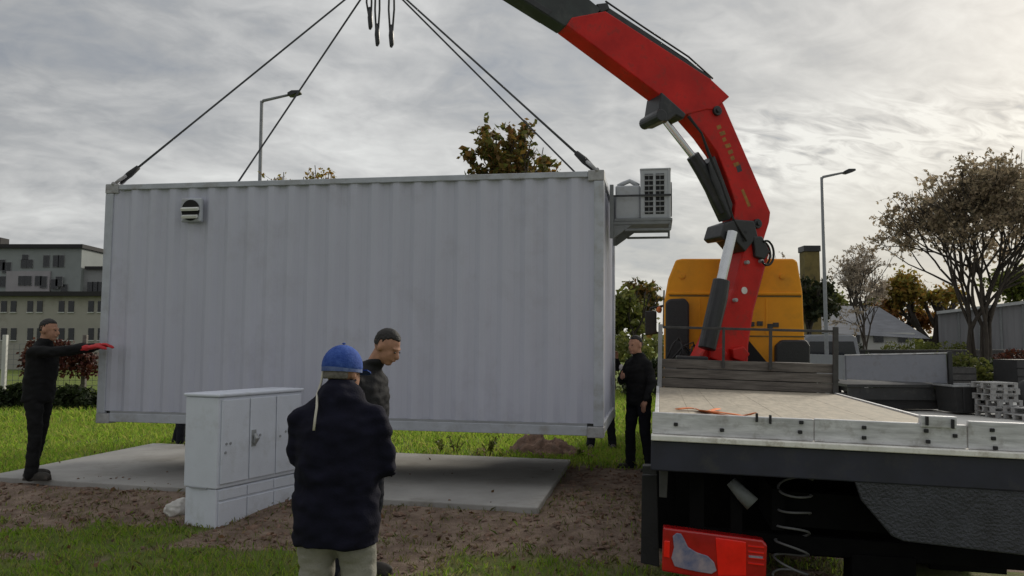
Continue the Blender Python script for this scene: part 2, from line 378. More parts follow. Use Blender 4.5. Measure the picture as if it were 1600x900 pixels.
for p in me.polygons: p.use_smooth = True
def ground_mat():
    m = bpy.data.materials.new('grass and bare soil'); m.use_nodes = True; nt = m.node_tree; N = nt.nodes.new; K = nt.links.new; b = nt.nodes['Principled BSDF']
    b.inputs['Roughness'].default_value = .95; b.inputs['Specular IOR Level'].default_value = .15
    tc = N('ShaderNodeTexCoord')
    def nz(s, d=8, r=.65):
        n = N('ShaderNodeTexNoise'); n.inputs['Scale'].default_value = s; n.inputs['Detail'].default_value = d; n.inputs['Roughness'].default_value = r; K(tc.outputs['Object'], n.inputs['Vector']); return n.outputs['Fac']
    def ramp(f, *st):
        r = N('ShaderNodeValToRGB'); K(f, r.inputs[0]); e = r.color_ramp.elements; e[0].position, e[0].color = st[0][0], (*st[0][1], 1); e[1].position, e[1].color = st[-1][0], (*st[-1][1], 1)
        for p, c in st[1:-1]: q = e.new(p); q.color = (*c, 1)
        return r.outputs[0]
    gr = ramp(nz(3.5), (.3, (.075, .10, .022)), (.5, (.12, .165, .032)), (.72, (.19, .175, .07)))
    so = ramp(nz(5), (.28, (.115, .082, .063)), (.5, (.225, .165, .128)), (.72, (.35, .27, .21)))
    a = N('ShaderNodeAttribute'); a.attribute_name = 'soil'
    f = N('ShaderNodeMath'); f.operation = 'ADD'; K(a.outputs['Fac'], f.inputs[0])
    g = N('ShaderNodeMath'); g.operation = 'MULTIPLY_ADD'; K(nz(9), g.inputs[0]); g.inputs[1].default_value = .8; g.inputs[2].default_value = -.4; K(g.outputs[0], f.inputs[1])
    mr = N('ShaderNodeMapRange'); mr.inputs[1].default_value = .25; mr.inputs[2].default_value = .6; K(f.outputs[0], mr.inputs[0])
    mx = N('ShaderNodeMix'); mx.data_type = 'RGBA'; K(mr.outputs[0], mx.inputs[0]); K(gr, mx.inputs[6]); K(so, mx.inputs[7]); K(mx.outputs[2], b.inputs['Base Color'])
    bp = N('ShaderNodeBump'); bp.inputs['Strength'].default_value = .9; bp.inputs['Distance'].default_value = .05; K(nz(22, 8, .7), bp.inputs['Height']); K(bp.outputs[0], b.inputs['Normal'])
    return m
me.materials.append(ground_mat())
tag(link(bpy.data.objects.new('ground', me)), kind='structure')

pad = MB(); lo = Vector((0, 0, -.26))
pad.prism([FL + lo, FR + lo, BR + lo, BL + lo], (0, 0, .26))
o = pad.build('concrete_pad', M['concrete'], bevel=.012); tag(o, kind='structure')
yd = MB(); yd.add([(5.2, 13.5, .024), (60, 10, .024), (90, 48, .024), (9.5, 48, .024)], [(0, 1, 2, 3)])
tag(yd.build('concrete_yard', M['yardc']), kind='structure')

# ------------------------------------------------------------------ container
CL, CH, CW = 6.06, 2.896, 2.438
C_LOC = Vector((-1.791, 10.334, .749)); C_ROT = (.0042, .0098, -.1781)
C_MAT = Matrix.Translation(C_LOC) @ Euler((0, 0, C_ROT[2])).to_matrix().to_4x4() @ Euler((0, C_ROT[1], 0)).to_matrix().to_4x4() @ Euler((C_ROT[0], 0, 0)).to_matrix().to_4x4()
cont = thing('shipping_container', 'long white corrugated steel container hanging level from four slings', 'container')
cont.matrix_world = C_MAT
hl, hw = CL / 2, CW / 2
def corrugate(mb, a, b, z0, z1, out, pitch=.25, dep=.034):      # trapezoid-ribbed sheet from a to b, as one thick sheet
    a, b, out = Vector(a), Vector(b), Vector(out); L = (b - a).length; t = (b - a).normalized(); n = round(L / pitch); p = L / n; prof = []
    for i in range(n):
        s = i * p
        prof += [(s, 0), (s + p * .26, 0), (s + p * .5, dep), (s + p * .76, dep)]
    prof.append((L, 0))
    k = len(prof); base = len(mb.v)
    for z in (z0, z1):
        for s, d in prof: mb.v.append(a + t * s - out * d + Vector((0, 0, z)))
    for i in range(k - 1): mb.f.append([base + i, base + i + 1, base + k + i + 1, base + k + i])
r_ = .10
mb = MB(); corrugate(mb, (-hl + r_, -hw + .02, 0), (hl - r_, -hw + .02, 0), .15, CH - .07, (0, -1, 0)); mb.build('side_wall', M['white'], cont)
mb = MB(); corrugate(mb, (hl - r_, hw - .02, 0), (-hl + r_, hw - .02, 0), .15, CH - .07, (0, 1, 0)); mb.build('side_wall', M['white'], cont)
mb = MB(); corrugate(mb, (-hl + .03, hw - r_, 0), (-hl + .03, -hw + r_, 0), .15, CH - .07, (-1, 0, 0)); mb.build('end_wall', M['white'], cont)
mb = MB(); corrugate(mb, (hl - .03, -hw + r_, 0), (hl - .03, hw - r_, 0), .15, CH - .07, (1, 0, 0)); mb.build('end_wall', M['white'], cont)
mb = MB(); mb.span((-hl + .06, -hw + .03, CH - .06), (hl - .06, hw - .03, CH - .025)); mb.build('roof', M['white'], cont)
mb = MB(); mb.span((-hl + .06, -hw + .05, .10), (hl - .06, hw - .05, .148)); mb.build('floor_pan', M['crblack'], cont)
mb = MB()
for i in range(12): mb.box((-hl + .4 + i * .48, 0, .07), (.05, CW - .16, .058))
mb.build('cross_members', M['crblack'], cont)
for sx in (-1, 1):
    for sy in (-1, 1):
        mb = MB(); x, y = sx * (hl - .056), sy * (hw - .056)
        mb.box((x, y, CH / 2), (.108, .108, CH - .24)); mb.build('corner_post', M['rail'], cont, bevel=.008)
        for z, nm in ((.06, 0), (CH - .06, 1)):
            mb = MB(); mb.box((sx * (hl - .087), sy * (hw - .08), z), (.178, .164, .118)); c_ = mb.build('corner_casting', M['casting'], cont, bevel=.01)
            mb = MB(); xx, yy = sx * (hl - .085), sy * (hw + .001); poly = [Vector((xx + .024 * math.cos(q), yy, z + .038 * math.sin(q))) for q in np.linspace(0, 2 * math.pi, 13)[:-1]]
            mb.prism(poly, (0, -sy * .02, 0)); mb.build('casting_hole', M['black'], c_)
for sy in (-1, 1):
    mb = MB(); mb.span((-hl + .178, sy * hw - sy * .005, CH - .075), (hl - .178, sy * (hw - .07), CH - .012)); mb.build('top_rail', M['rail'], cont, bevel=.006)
    mb = MB(); mb.span((-hl + .18, sy * (hw - .012), .1255), (hl - .18, sy * (hw - .034), .152)); mb.build('seam', M['cabseam'], cont)  # dark strip painting the shadowed groove line above the bottom rail
    mb = MB(); mb.span((-hl + .178, sy * (hw - .004), .022), (hl - .178, sy * (hw - .06), .125)); mb.build('bottom_rail', M['rail'], cont, bevel=.006)
for sx in (-1, 1):
    mb = MB(); mb.span((sx * (hl - .004), -hw + .166, CH - .085), (sx * (hl - .08), hw - .166, CH - .012)); mb.build('top_rail', M['rail'], cont, bevel=.006)
    mb = MB(); mb.span((sx * (hl - .004), -hw + .166, .022), (sx * (hl - .08), hw - .166, .15)); mb.build('bottom_rail', M['rail'], cont, bevel=.006)
# round hooded vent on the long side
vx, vz = -hl + 1.18, CH - .35
mb = MB(); mb.box((vx, -hw - .012, vz), (.27, .06, .29)); vent = mb.build('vent', M['rail'], cont, bevel=.02)
mb = MB(); mb.prism([Vector((vx + .115 * math.cos(q), -hw - .043, vz - .005 + .125 * math.sin(q))) for q in np.linspace(0, 2 * math.pi, 25)[:-1]], (0, -.012, 0)); mb.build('vent_opening', M['black'], vent)
for dz in (.005, -.085):
    mb = MB(); mb.box((vx + .005, -hw - .072, vz + dz), (.22 if dz > 0 else .19, .045, .03), Euler((.5, 0, 0)).to_matrix()); mb.build('vent_slat', M['slat'], vent)

# ------------------------------------------------------------------ air conditioner on the container's end wall
aco = thing('air_conditioner', 'white louvred air conditioner on a steel bracket at the container end', 'air conditioner')
aco.matrix_world = C_MAT @ Matrix.Translation((hl + .02, -.1, CH - .465)) @ Matrix.Scale(.88, 4)
for y in (-.42, .42):
    mb = MB(); mb.span((.0, y - .025, -.22), (.05, y + .025, .5)); mb.span((.05, y - .02, -.04), (.80, y + .02, .0)); mb.prism([Vector((.05, y - .01, -.22)), Vector((.05, y - .01, -.04)), Vector((.30, y - .01, -.04))], (0, .02, 0))
    mb.span((.20, y - .015, -.125), (.80, y + .015, -.095)); mb.span((.77, y - .015, -.095), (.80, y + .015, -.041))
    mb.build('bracket', M['darkgalv'], aco, bevel=.004)
mb = MB(); mb.span((.06, -.44, .002), (.82, .44, .04)); mb.build('tray', M['darkgalv'], aco, bevel=.006)
mb = MB(); mb.span((.07, -.36, .042), (.40, .36, .50)); mb.build('rear_casing', M['acgrey'], aco, bevel=.02)
mb = MB(); mb.tube([(.10, -.3, .5), (.17, -.3, .535), (.26, -.3, .57), (.33, -.3, .53), (.38, -.3, .5)], .03, 8); mb.build('pipe_cover', M['acgrey'], aco, smooth=True)
mb = MB(); mb.span((.402, -.40, .042), (.775, .40, .70)); mb.span((.76, -.41, .03), (.80, .41, .71)); mb.span((.395, -.412, .69), (.805, .412, .715)); cas = mb.build('casing', M['acgrey'], aco, bevel=.012)
for cxx in (.515, .66):
    mb = MB(); mb.span((cxx - .055, -.404, .10), (cxx + .055, -.402, .64)); mb.build('grille_opening', M['black'], aco)
    mb = MB()
    for i in range(8): mb.box((cxx, -.409, .13 + i * .07), (.115, .014, .014), Euler((.5, 0, 0)).to_matrix())
    mb.span((cxx - .003, -.414, .10), (cxx + .003, -.406, .64)); mb.build('grille', M['cabseam'], aco)
mb = MB(); mb.span((.0, -.424, .335), (.80, -.416, .362)); mb.build('strap', M['crblack'], aco)
mb = MB(); mb.prism([Vector((.80, .18 * math.cos(q), .36 + .24 * math.sin(q))) for q in np.linspace(0, 2 * math.pi, 25)[:-1]], (.02, 0, 0)); mb.build('fan_grille', M['crblack'], aco)

# ------------------------------------------------------------------ truck
T_LOC = Vector((2.0695, 4.9362, 0)); T_YAW, T_ROLL = -.18216, .02974
T_R = Euler((0, 0, T_YAW)).to_matrix() @ Euler((0, T_ROLL, 0)).to_matrix()
T_INV = T_R.transposed()
def T(px, py, y):                                     # photo pixel on the truck-local plane y
    o, d = T_INV @ (CAMP - T_LOC), T_INV @ ray(px, py); return o + d * ((y - o.y) / d.y)
DH, DL, DW = 1.0745, 6.59, 1.225
truck = thing('flatbed_truck', 'yellow cab flatbed truck with empty wooden deck and red tail lamp', 'truck', T_LOC, (0, T_ROLL, T_YAW))
truck.rotation_euler = T_R.to_euler()
mb = MB(); n = 9; w = (2 * DW - .08) / n
for i in range(n): mb.span((-DW + .04 + i * w + .0012, .06, DH - .05), (-DW + .04 + (i + 1) * w - .0012, DL, DH - .004 + rng.uniform(-.001, .001)))
mb.build('deck', M['deck'], truck)
mb = MB(); mb.span((-DW, .05, DH - .10), (-DW + .038, DL, DH + .012)); mb.span((DW - .038, .05, DH - .10), (DW, DL, DH + .012)); mb.build('side_rail', M['alu'], truck, bevel=.004)
# rear edge, low tail board with latches, dark cross beam
zb = DH + .028
mb = MB(); mb.span((-DW - .01, -.06, zb - .035), (DW + .01, .045, zb)); mb.build('deck_edge', M['alubright'], truck, bevel=.006)
mb = MB(); mb.span((-DW - .005, .0, zb + .002), (-.25, .035, zb + .138)); mb.span((-.246, .002, zb + .002), (.62, .038, zb + .142)); mb.span((.624, -.004, zb + .002), (DW + .005, .032, zb + .168)); mb.span((.36, -.012, zb + .12), (.56, .046, zb + .19))
tb = mb.build('tailboard', M['alu'], truck, bevel=.006)
for px, py in ((1056, 663), (1128, 672), (1252, 660), (1250, 675), (1350, 668), (1350, 684), (1447, 673), (1450, 690), (1550, 672), (1552, 685), (1555, 700), (1492, 681)):
    p = T(px, py, -.004); mb = MB(); mb.box((p.x, -.008, p.z), (.026, .014, .022)); mb.build('bolt', M['rubber'], tb, bevel=.004)
for px, py in ((1182, 652), (1203, 655), (1447, 657), (1487, 662)):
    p = T(px, py, -.004); mb = MB(); mb.box((p.x, -.02, p.z), (.014, .03, .055)); mb.build('latch', M['rubber'], tb, bevel=.003)
mb = MB(); mb.span((-DW - .01, -.03, zb - .225), (DW + .01, .05, zb - .037)); mb.build('rear_beam', M['beam'], truck, bevel=.008)
mb = MB(); mb.span((-DW, .052, zb - .16), (DW, DL, zb - .055))
for i in range(11): mb.span((-DW + .02, .3 + i * .6, zb - .20), (DW - .02, .38 + i * .6, zb - .161))
mb.build('deck_frame', M['under'], truck)
mb = MB()
for sx in (-.42, .42): mb.span((sx - .04, .25, .50), (sx + .04, 10.6, .76))
for yy in (.3, 1.9, 3.6, 5.4, 7.0): mb.span((-.379, yy, .52), (.379, yy + .1, .74))
mb.build('chassis', M['under'], truck)
# taillight with its lenses
a, b_, c_, d_ = T(1038, 828, .10), T(1196, 846, .10), T(1196, 905, .10), T(1036, 888, .10)
def quad_at(mbb, px, y0, dep):
    mbb.prism([T(x, yv, y0) for x, yv in px], (0, dep, 0)); return mbb
tl = quad_at(MB(), [(1036, 824), (1192, 844), (1199, 852), (1197, 912), (1150, 912), (1034, 893)], .10, .10).build('taillight', M['lens'], truck, bevel=.012)
quad_at(MB(), [(1118, 840), (1166, 847), (1166, 900), (1122, 900)], .088, .011).build('brake_lens', M['lensbright'], tl, bevel=.004)
quad_at(MB(), [(1051, 838), (1057, 833), (1064, 834), (1069, 842), (1075, 855), (1088, 863), (1106, 869), (1116, 879), (1120, 892), (1112, 897), (1092, 894), (1068, 889), (1054, 885), (1049, 872), (1053, 856)], .088, .011).build('reversing_lens', M['lensclear'], tl, bevel=.004)
quad_at(MB(), [(1170, 868), (1192, 870), (1192, 873), (1170, 871)], .088, .011).build('lens_rib', M['lensclear'], tl)
for k_ in range(4): quad_at(MB(), [(1169, 852 + 9 * k_), (1194, 855 + 9 * k_), (1194, 857 + 9 * k_), (1169, 854 + 9 * k_)], .092, .007).build('lens_rib', M['lensbright'], tl)
quad_at(MB(), [(1038, 845), (1047, 846), (1046, 872), (1037, 870)], .088, .011).build('side_lens', M['lensbright'], tl, bevel=.003)
# rear right spray panel, bracket plates, cylinder and coil hose under the deck
quad_at(MB(), [(1334, 748), (1700, 775), (1700, 884), (1600, 868), (1412, 846), (1394, 838), (1346, 782)], -.02, .03).build('spray_panel', M['hammered'], truck, bevel=.008)
quad_at(MB(), [(1030, 735), (1044, 736), (1042, 778), (1030, 777)], .12, .02).build('bracket', M['rust'], truck, bevel=.004)
for x0, x1, y1 in ((1078, 1100, 826), (1142, 1160, 838)):
    quad_at(MB(), [(x0, 736), (x1, 738), (x1, y1), (x0, y1 - 3)], .22, .03).build('hanger', M['under'], truck)
mb = MB(); mb.tube([T(1142, 752, .2), T(1160, 772, .18), T(1176, 788, .16)], [.035, .045, .05], 10); mb.build('valve', M['darkgalv'], truck, smooth=True)
mb = MB(); p0, p1 = T(1243, 748, .28), T(1234, 905, .28); ts = np.linspace(0, 1, 150)
mb.tube([p0.lerp(p1, t) + Vector((.105 * math.cos(t * 2 * math.pi * 5.5), .09 * math.sin(t * 2 * math.pi * 5.5), .02 * math.sin(t * 40))) for t in ts], .008, 6); mb.build('coil_hose', M['coil'], truck, smooth=True)
quad_at(MB(), [(1004, 728), (1026, 728), (1026, 742), (1004, 740)], .35, .1).build('marker_bracket', M['plastic'], truck, bevel=.004)
quad_at(MB(), [(1003, 742), (1027, 742), (1030, 886), (1001, 880)], .55, .06).build('mudflap', M['rubber'], truck, bevel=.006)
quad_at(MB(), [(1331, 866), (1432, 872), (1432, 960), (1331, 955)], .3, .25).build('bumper_box', M['under'], truck, bevel=.01)
mb = MB(); mb.span((-1.0, .32, .34), (1.1, .40, .46)); mb.build('underrun_bar', M['under'], truck, bevel=.01)
mb = MB(); mb.span((-1.05, .95, .30), (1.05, 1.0, .80)); mb.build('wheel_guard', M['under'], truck)
for sx in (-1, 1):
    mb = MB(); mb.span((sx * .72, 1.02, .14), (sx * 1.22, 1.05, .82)); mb.build('mudflap', M['under'], truck)
mb = MB(); mb.span((-.68, 1.06, .16), (.68, 1.12, .78)); mb.build('axle_guard', M['under'], truck)
for y in (1.7, 9.6):
    for sx in (-1, 1):
        mb = MB(); pr = [(0.26, .12), (.30, .145), (.46, .145), (.50, .11), (.50, -.11), (.46, -.145), (.30, -.145), (.26, -.12)]; k = len(pr); nn = 36
        for j in range(nn):
            q = 2 * math.pi * j / nn
            for r, x in pr: mb.v.append(Vector((sx * 1.03 + x, y + r * math.cos(q), .5 + r * math.sin(q))))
        for j in range(nn):
            for i in range(k): mb.f.append([j * k + i, j * k + (i + 1) % k, ((j + 1) % nn) * k + (i + 1) % k, ((j + 1) % nn) * k + i])
        wh = mb.build('wheel', M['rubber'], truck, smooth=False)
        mb = MB(); mb.tube([(sx * 1.03 - .1, y, .5), (sx * 1.03 + sx * .07, y, .5), (sx * 1.03 + sx * .11, y, .5)], [.258, .258, .12], 28); mb.build('rim', M['galv'], wh)
# headboard of planks, steel rail above it
HB = DL - .02
pl = T(1028, 563, HB); pr_ = T(1302, 566, HB)
mb = MB(); hh = .41
for i in range(3): mb.span((-DW + .03, HB - .02, DH + .004 + i * hh / 3), (DW - .03, HB + .025, DH + (i + 1) * hh / 3 - .006))
mb.build('headboard', M['oldwood'], truck, bevel=.006)
for x, top, r in ((-DW + .04, .90, .03), (-.30, .88, .018), (.34, .88, .02), (DW - .02, .92, .035)):
    mb = MB(); mb.span((x - r, HB - .075, DH - .1 if abs(x) > 1 else DH + .3), (x + r, HB - .025, DH + top)); mb.build('rail_post', M['galv'] if x < -1 else M['rust'], truck, bevel=.004)
mb = MB(); mb.span((-DW + .072, HB - .07, DH + .84), (DW - .056, HB - .03, DH + .875)); mb.build('top_bar', M['rust'], truck, bevel=.004)
# cab
CY = 8.15
def cabpoly(pts, y): return [T(x, yv, y) for x, yv in pts]
zf = T(1150, 575, CY).z
prof = [(1038, 600), (1038, 470), (1044, 436), (1056, 406), (1066, 404), (1240, 404), (1246, 408), (1254, 456), (1262, 600)]
mb = MB(); rear = cabpoly(prof, CY); rear[0].z = rear[-1].z = .75; top = max(p.z for p in rear)
mid = [p.copy() for p in rear]
for p in mid: p.y += 1.2
fr = [p.copy() for p in rear]
for p in fr: p.y += 2.15; p.z = min(p.z, top - .02 - .5 * sm(1.9, top, p.z)); p.x *= .98
n = len(rear); mb.add(rear + mid + fr, [list(range(n))[::-1], [2 * n + i for i in range(n)]] + [(k * n + i, k * n + (i + 1) % n, (k + 1) * n + (i + 1) % n, (k + 1) * n + i) for k in range(2) for i in range(n)])
cab = mb.build('cab', M['yellow'], truck, bevel=.03, seg=3)
def on_cab(pts, y0, dep, name, m_, bev=.004): return quad_at(MB(), pts, CY - y0, dep).build(name, m_, cab, bevel=bev)
on_cab([(1045, 456), (1253, 457), (1253, 461), (1044, 460)], .028, .05, 'seam', M['yellow'], .008)
on_cab([(1046, 461), (1252, 462), (1252, 464.5), (1046, 463)], .006, .03, 'seam_groove', M['tan'], .0)
for px in (1092, 1196): on_cab([(px, 466), (px + 3, 466), (px + 3, 522), (px, 522)], .012, .03, 'rib', M['yellow'], .004)
on_cab([(1160, 524), (1258, 525), (1258, 527), (1160, 526)], .008, .03, 'seam_groove', M['tan'], .0)
for px in (1066, 1222):
    p = T(px, 432, CY); mb = MB(); mb.tube([p + Vector((0, .01, 0)), p + Vector((0, -.03, 0))], [.045, .04], 14); mb.tube([p + Vector((0, -.03, 0)), p + Vector((0, -.034, 0))], [.022, .022], 12); mb.build('lifting_eye', M['yellow'], cab, smooth=False, bevel=.004)
on_cab([(1040, 472), (1046, 467), (1070, 466), (1077, 474), (1077, 590), (1040, 590)], .12, .115, 'air_intake', M['plastic'], .03)
for ang in ((1170, 503), (1183, 502), (1199, 506), (1208, 504)):
    on_cab([(ang[0], ang[1]), (ang[0] + 9, ang[1]), (ang[0] + 9, ang[1] + 7), (ang[0], ang[1] + 7)], .02, .018, 'fitting', M['crblack'], .004)
on_cab([(1212, 540), (1222, 531), (1260, 531), (1266, 540), (1266, 600), (1212, 600)], .2, .19, 'mudguard', M['plastic'], .03)
on_cab([(1160, 520), (1206, 575), (1206, 600), (1100, 600), (1100, 520)], .05, .045, 'cable_well', M['black'], .0)
mb = MB(); xl = rear[1].x
mb.span((xl - .015, CY + 1.0, 2.0), (xl + .01, CY + 1.75, 2.65)); mb.build('side_window', M['glass'], cab, bevel=.02); mb = MB(); mb.span((-xl - .03, CY + 1.0, 2.0), (-xl + .005, CY + 1.75, 2.65)); mb.build('side_window', M['glass'], cab, bevel=.02)
mb = MB(); mb.span((-.95, CY + 2.13, 1.85), (.95, CY + 2.17, 2.6)); mb.build('windscreen', M['glass'], cab, bevel=.02)
mb = MB(); mb.span((-1.0, CY + 2.12, .9), (1.0, CY + 2.2, 1.5)); mb.build('grille', M['plastic'], cab, bevel=.02)
ma, mc = T(1036, 478, CY + 1.4), T(1016, 492, CY + 1.4)
mb = MB(); mb.tube([ma + Vector((.08, .1, .05)), ma, mc + Vector((0, 0, .12)), mc], .022, 8); mb.tube([T(1036, 520, CY + 1.4), T(1016, 520, CY + 1.4)], .02, 8); mir = mb.build('mirror_arm', M['plastic'], truck, smooth=True)
quad_at(MB(), [(1008, 486), (1026, 486), (1026, 522), (1008, 524)], CY + 1.33, .09).build('mirror', M['plastic'], truck, bevel=.02)
mb = MB(); mb.ell(T(1030, 484, CY + 1.2), (.05, .05, .06)); mb.build('marker_lamp', M['orange'], truck, smooth=True)
mb = MB()
for k_ in range(6):
    a = T(1042 + k_ * 9, 560, HB + .7); b = T(1060 + (k_ * 23) % 34, 528 + (k_ * 7) % 18, HB + .9); c = T(1090 + k_ * 3, 566, HB + .8)
    mb.tube([a, a.lerp(b, .5) + Vector((0, 0, .06)), b, b.lerp(c, .5) - Vector((0, 0, .05)), c], .014, 6)
mb.build('hydraulic_hose', M['rubber'], truck, smooth=True)
mb = MB(); mb.span((-.95, HB + .12, .75), (-.5, HB + .7, DH + .45)); mb.build('equipment_box', M['plastic'], truck, bevel=.02); mb = MB(); mb.span((.45, HB + .15, .75), (1.0, HB + .8, DH + .4)); mb.build('equipment_box', M['plastic'], truck, bevel=.02)

# orange strap lying on the deck
so = T_R @ Vector((T(1062, 640, 2.3).x + .26, 2.35, DH)) + T_LOC
strap = MB(); pts = []
for i in range(40):
    t = i / 39; pts.append(Vector((-.28 + .62 * t + .05 * math.sin(t * 9), .18 * math.sin(t * 7) - .35 * t, .012 + .008 * math.sin(t * 15))))
strap.tube(pts, .04, 6, squash=.15)
strap.tube([Vector((.1, .25, .014)), Vector((.0, -.1, .016)), Vector((.22, -.35, .014)), Vector((.3, -.7, .014))], .035, 6, squash=.15)
so_ = strap.build('lashing_strap', M['orange'], smooth=True); so_.location = so; so_.rotation_euler = T_R.to_euler()
tag(so_, 'faded orange lashing strap lying loose on the wooden truck deck', 'strap')

# ------------------------------------------------------------------ loader crane
def TW(v): return T_LOC + T_R @ Vector(v)
BASE = TW((T(1122, 550, 7.35).x, 7.35, DH - .3))
HOOKXY = C_MAT @ Vector((0, 0, 0)); HXY = Vector((HOOKXY.x, HOOKXY.y, 0))
cd = (HXY - Vector((BASE.x, BASE.y, 0))).normalized(); cn = Vector((cd.y, -cd.x, 0))
if cn.y > 0: cn = -cn                                  # towards the camera
def C(px, py, off=0.0):                                # photo pixel on the crane's vertical plane, moved off it by «off»
    d = ray(px, py); t = (BASE - CAMP).dot(cn) / d.dot(cn); return CAMP + d * t + cn * off
crane = thing('loader_crane', 'red folding loader crane with black extension arm behind the yellow cab', 'crane', BASE)
def plate(pts, name, m_, w=.34, parent=None, bev=.015, off=0):
    return MB(BASE).prism([C(x, y, off + w / 2) for x, y in pts], -cn * w).build(name, m_, parent or crane, bevel=bev)
def rod(a, b, r, name, m_, off=0, n=14, parent=None):
    return MB(BASE).tube([C(*a, off), C(*b, off)], r, n).build(name, m_, parent or crane, smooth=False, bevel=.006)
plate([(1086, 640), (1086, 556), (1092, 545), (1114, 500), (1138, 452), (1150, 402), (1155, 378), (1176, 372), (1194, 392), (1186, 420), (1168, 488), (1160, 540), (1158, 640)], 'column', M['red'], .34, bev=.045)
plate([(1098, 545), (1112, 541), (1122, 553), (1112, 566), (1096, 560)], 'pivot_lug', M['red'], .52, bev=.02)
plate([(1128, 545), (1146, 541), (1156, 553), (1146, 566), (1130, 560)], 'pivot_lug', M['red'], .52, bev=.02)
plate([(1060, 640), (1060, 575), (1185, 575), (1185, 640)], 'base', M['crblack'], .8)
p = C(1152, 455, .17); mb = MB(BASE); mb.tube([p, p + cn * .008], .055, 14); mb.build('sticker', M['sticker'], crane)
main = plate([(1064, 182), (1080, 168), (1118, 160), (1124, 172), (1194, 334), (1192, 350), (1180, 388), (1150, 392), (1142, 372), (1137, 346), (1140, 320), (1128, 282), (1112, 242), (1092, 214)], 'main_boom', M['red'], .31)
for k_ in range(7):                                    # worn upright lettering, too worn to read
    x0, y0 = 1110 + 4.3 * k_, 201 + 9.6 * k_; w_ = (6, 8, 5, 8, 7, 5, 8)[k_]
    plate([(x0, y0), (x0 + w_, y0 - 2.6), (x0 + w_ + 2.2, y0 + 3.0), (x0 + 2.2, y0 + 5.6)], 'lettering', M['decal'], .314, main, 0)
plate([(1140, 262), (1147, 260), (1150, 270), (1143, 273)], 'lettering', M['crblack'], .314, main, 0)
plate([(1148, 300), (1152, 298), (1163, 324), (1159, 326)], 'lettering', M['decal'], .314, main, 0)
outer = plate([(878, 46), (886, 34), (938, 24), (1100, 128), (1130, 156), (1106, 176), (1094, 176), (1062, 184), (1020, 152)], 'outer_boom', M['red'], .34)
plate([(932, 14), (946, 16), (1104, 122), (1106, 134), (1098, 135), (934, 30)], 'hose_guide', M['crblack'], .22)
plate([(925, 12), (942, 10), (946, 20), (932, 26)], 'guide_bracket', M['crblack'], .30)
ext = plate([(876, 47), (745, -35), (640, -101), (566, -148), (590, -172), (690, -112), (800, -48), (905, -2), (932, 20), (926, 28)], 'extension_arm', M['greens'], .30)
plate([(850, 30), (770, -20), (776, -24), (856, 24)], 'arm_rib', M['crblack'], .32, ext, .004)
for px, py in ((1100, 545), (1142, 546), (1154, 412), (1176, 410), (1136, 470)):
    c0 = C(px, py, .165); mb = MB(BASE); mb.tube([c0, c0 + cn * .075], .03, 10); mb.build('bolt', M['casting'], crane, bevel=.004)
for px, py in ((1110, 178), (1172, 352), (1150, 366)):
    c0 = C(px, py, .15); mb = MB(BASE); mb.tube([c0, c0 + cn * .05], .075, 16); mb.tube([c0 + cn * .05, c0 + cn * .08], .035, 10); mb.build('pivot_cap', M['crblack'], crane, bevel=.006)
mb = MB(BASE)
for k_ in range(3): mb.tube([C(935 + 3 * k_, 12 - 3 * k_, .05 * k_), C(1000, 52 - 3 * k_, .05 * k_), C(1070, 98 - 3 * k_, .05 * k_), C(1108, 126, .05 * k_)], .014, 6)
mb.build('hose_bundle', M['rubber'], crane, smooth=True)
tipc = C(592, -150)
# boom cylinders
plate([(1012, 184), (1018, 176), (1022, 150), (1060, 184), (1056, 192), (1044, 186), (1030, 196), (1016, 196)], 'cylinder_bracket', M['crblack'], .44, bev=.02)
mb = MB(BASE); mb.tube([C(1020, 187, .26), C(1020, 187, -.26)], .09, 16); mb.build('pivot_pin', M['crblack'], crane, bevel=.01)
rod((1040, 190), (1090, 254), .052, 'piston_rod', M['chrome'], .0)
MB(BASE).tube([C(1082, 243), C(1098, 268), C(1132, 330)], [.105, .115, .12], 16).build('cylinder', M['crblack'], crane, bevel=.01)
plate([(1108, 246), (1122, 284), (1136, 322), (1132, 346), (1118, 316), (1104, 284), (1098, 258)], 'cylinder_guard', M['crblack'], .30)
plate([(1112, 372), (1118, 352), (1136, 346), (1164, 348), (1170, 372), (1150, 396), (1132, 376), (1118, 378)], 'knuckle', M['crblack'], .46, bev=.02)
rod((1126, 366), (1106, 452), .078, 'piston_rod', M['chrome'], .30)
MB(BASE).tube([C(1109, 440, .30), C(1104, 468, .30), C(1086, 545, .30)], [.125, .135, .13], 18).build('cylinder', M['crblack'], crane, bevel=.012)
mb = MB(BASE)
for k_ in range(4):
    c0 = C(1182, 398, -.05 + .1 * k_); mb.tube([c0 + cd * (-.17 * math.cos(q)) * (1 - .08 * k_) + Vector((0, 0, .19 * math.sin(q))) for q in np.linspace(-2.4, 2.0, 18)], .018, 6)
mb.build('hose_loop', M['rubber'], crane, smooth=True)
mb = MB(BASE)
for k_ in range(2):
    mb.tube([C(1062, 188, .22 + .03 * k_), C(1082, 214, .24), C(1092, 245, .24 + .03 * k_), C(1112, 290, .24), C(1132, 345, .22), C(1150, 380, .26)], .016, 6)
mb.build('hydraulic_hose', M['rubber'], crane, smooth=True)
plate([(1162, 372), (1176, 372), (1188, 396), (1180, 408), (1166, 404)], 'elbow_pin_cover', M['crblack'], .48, bev=.02)

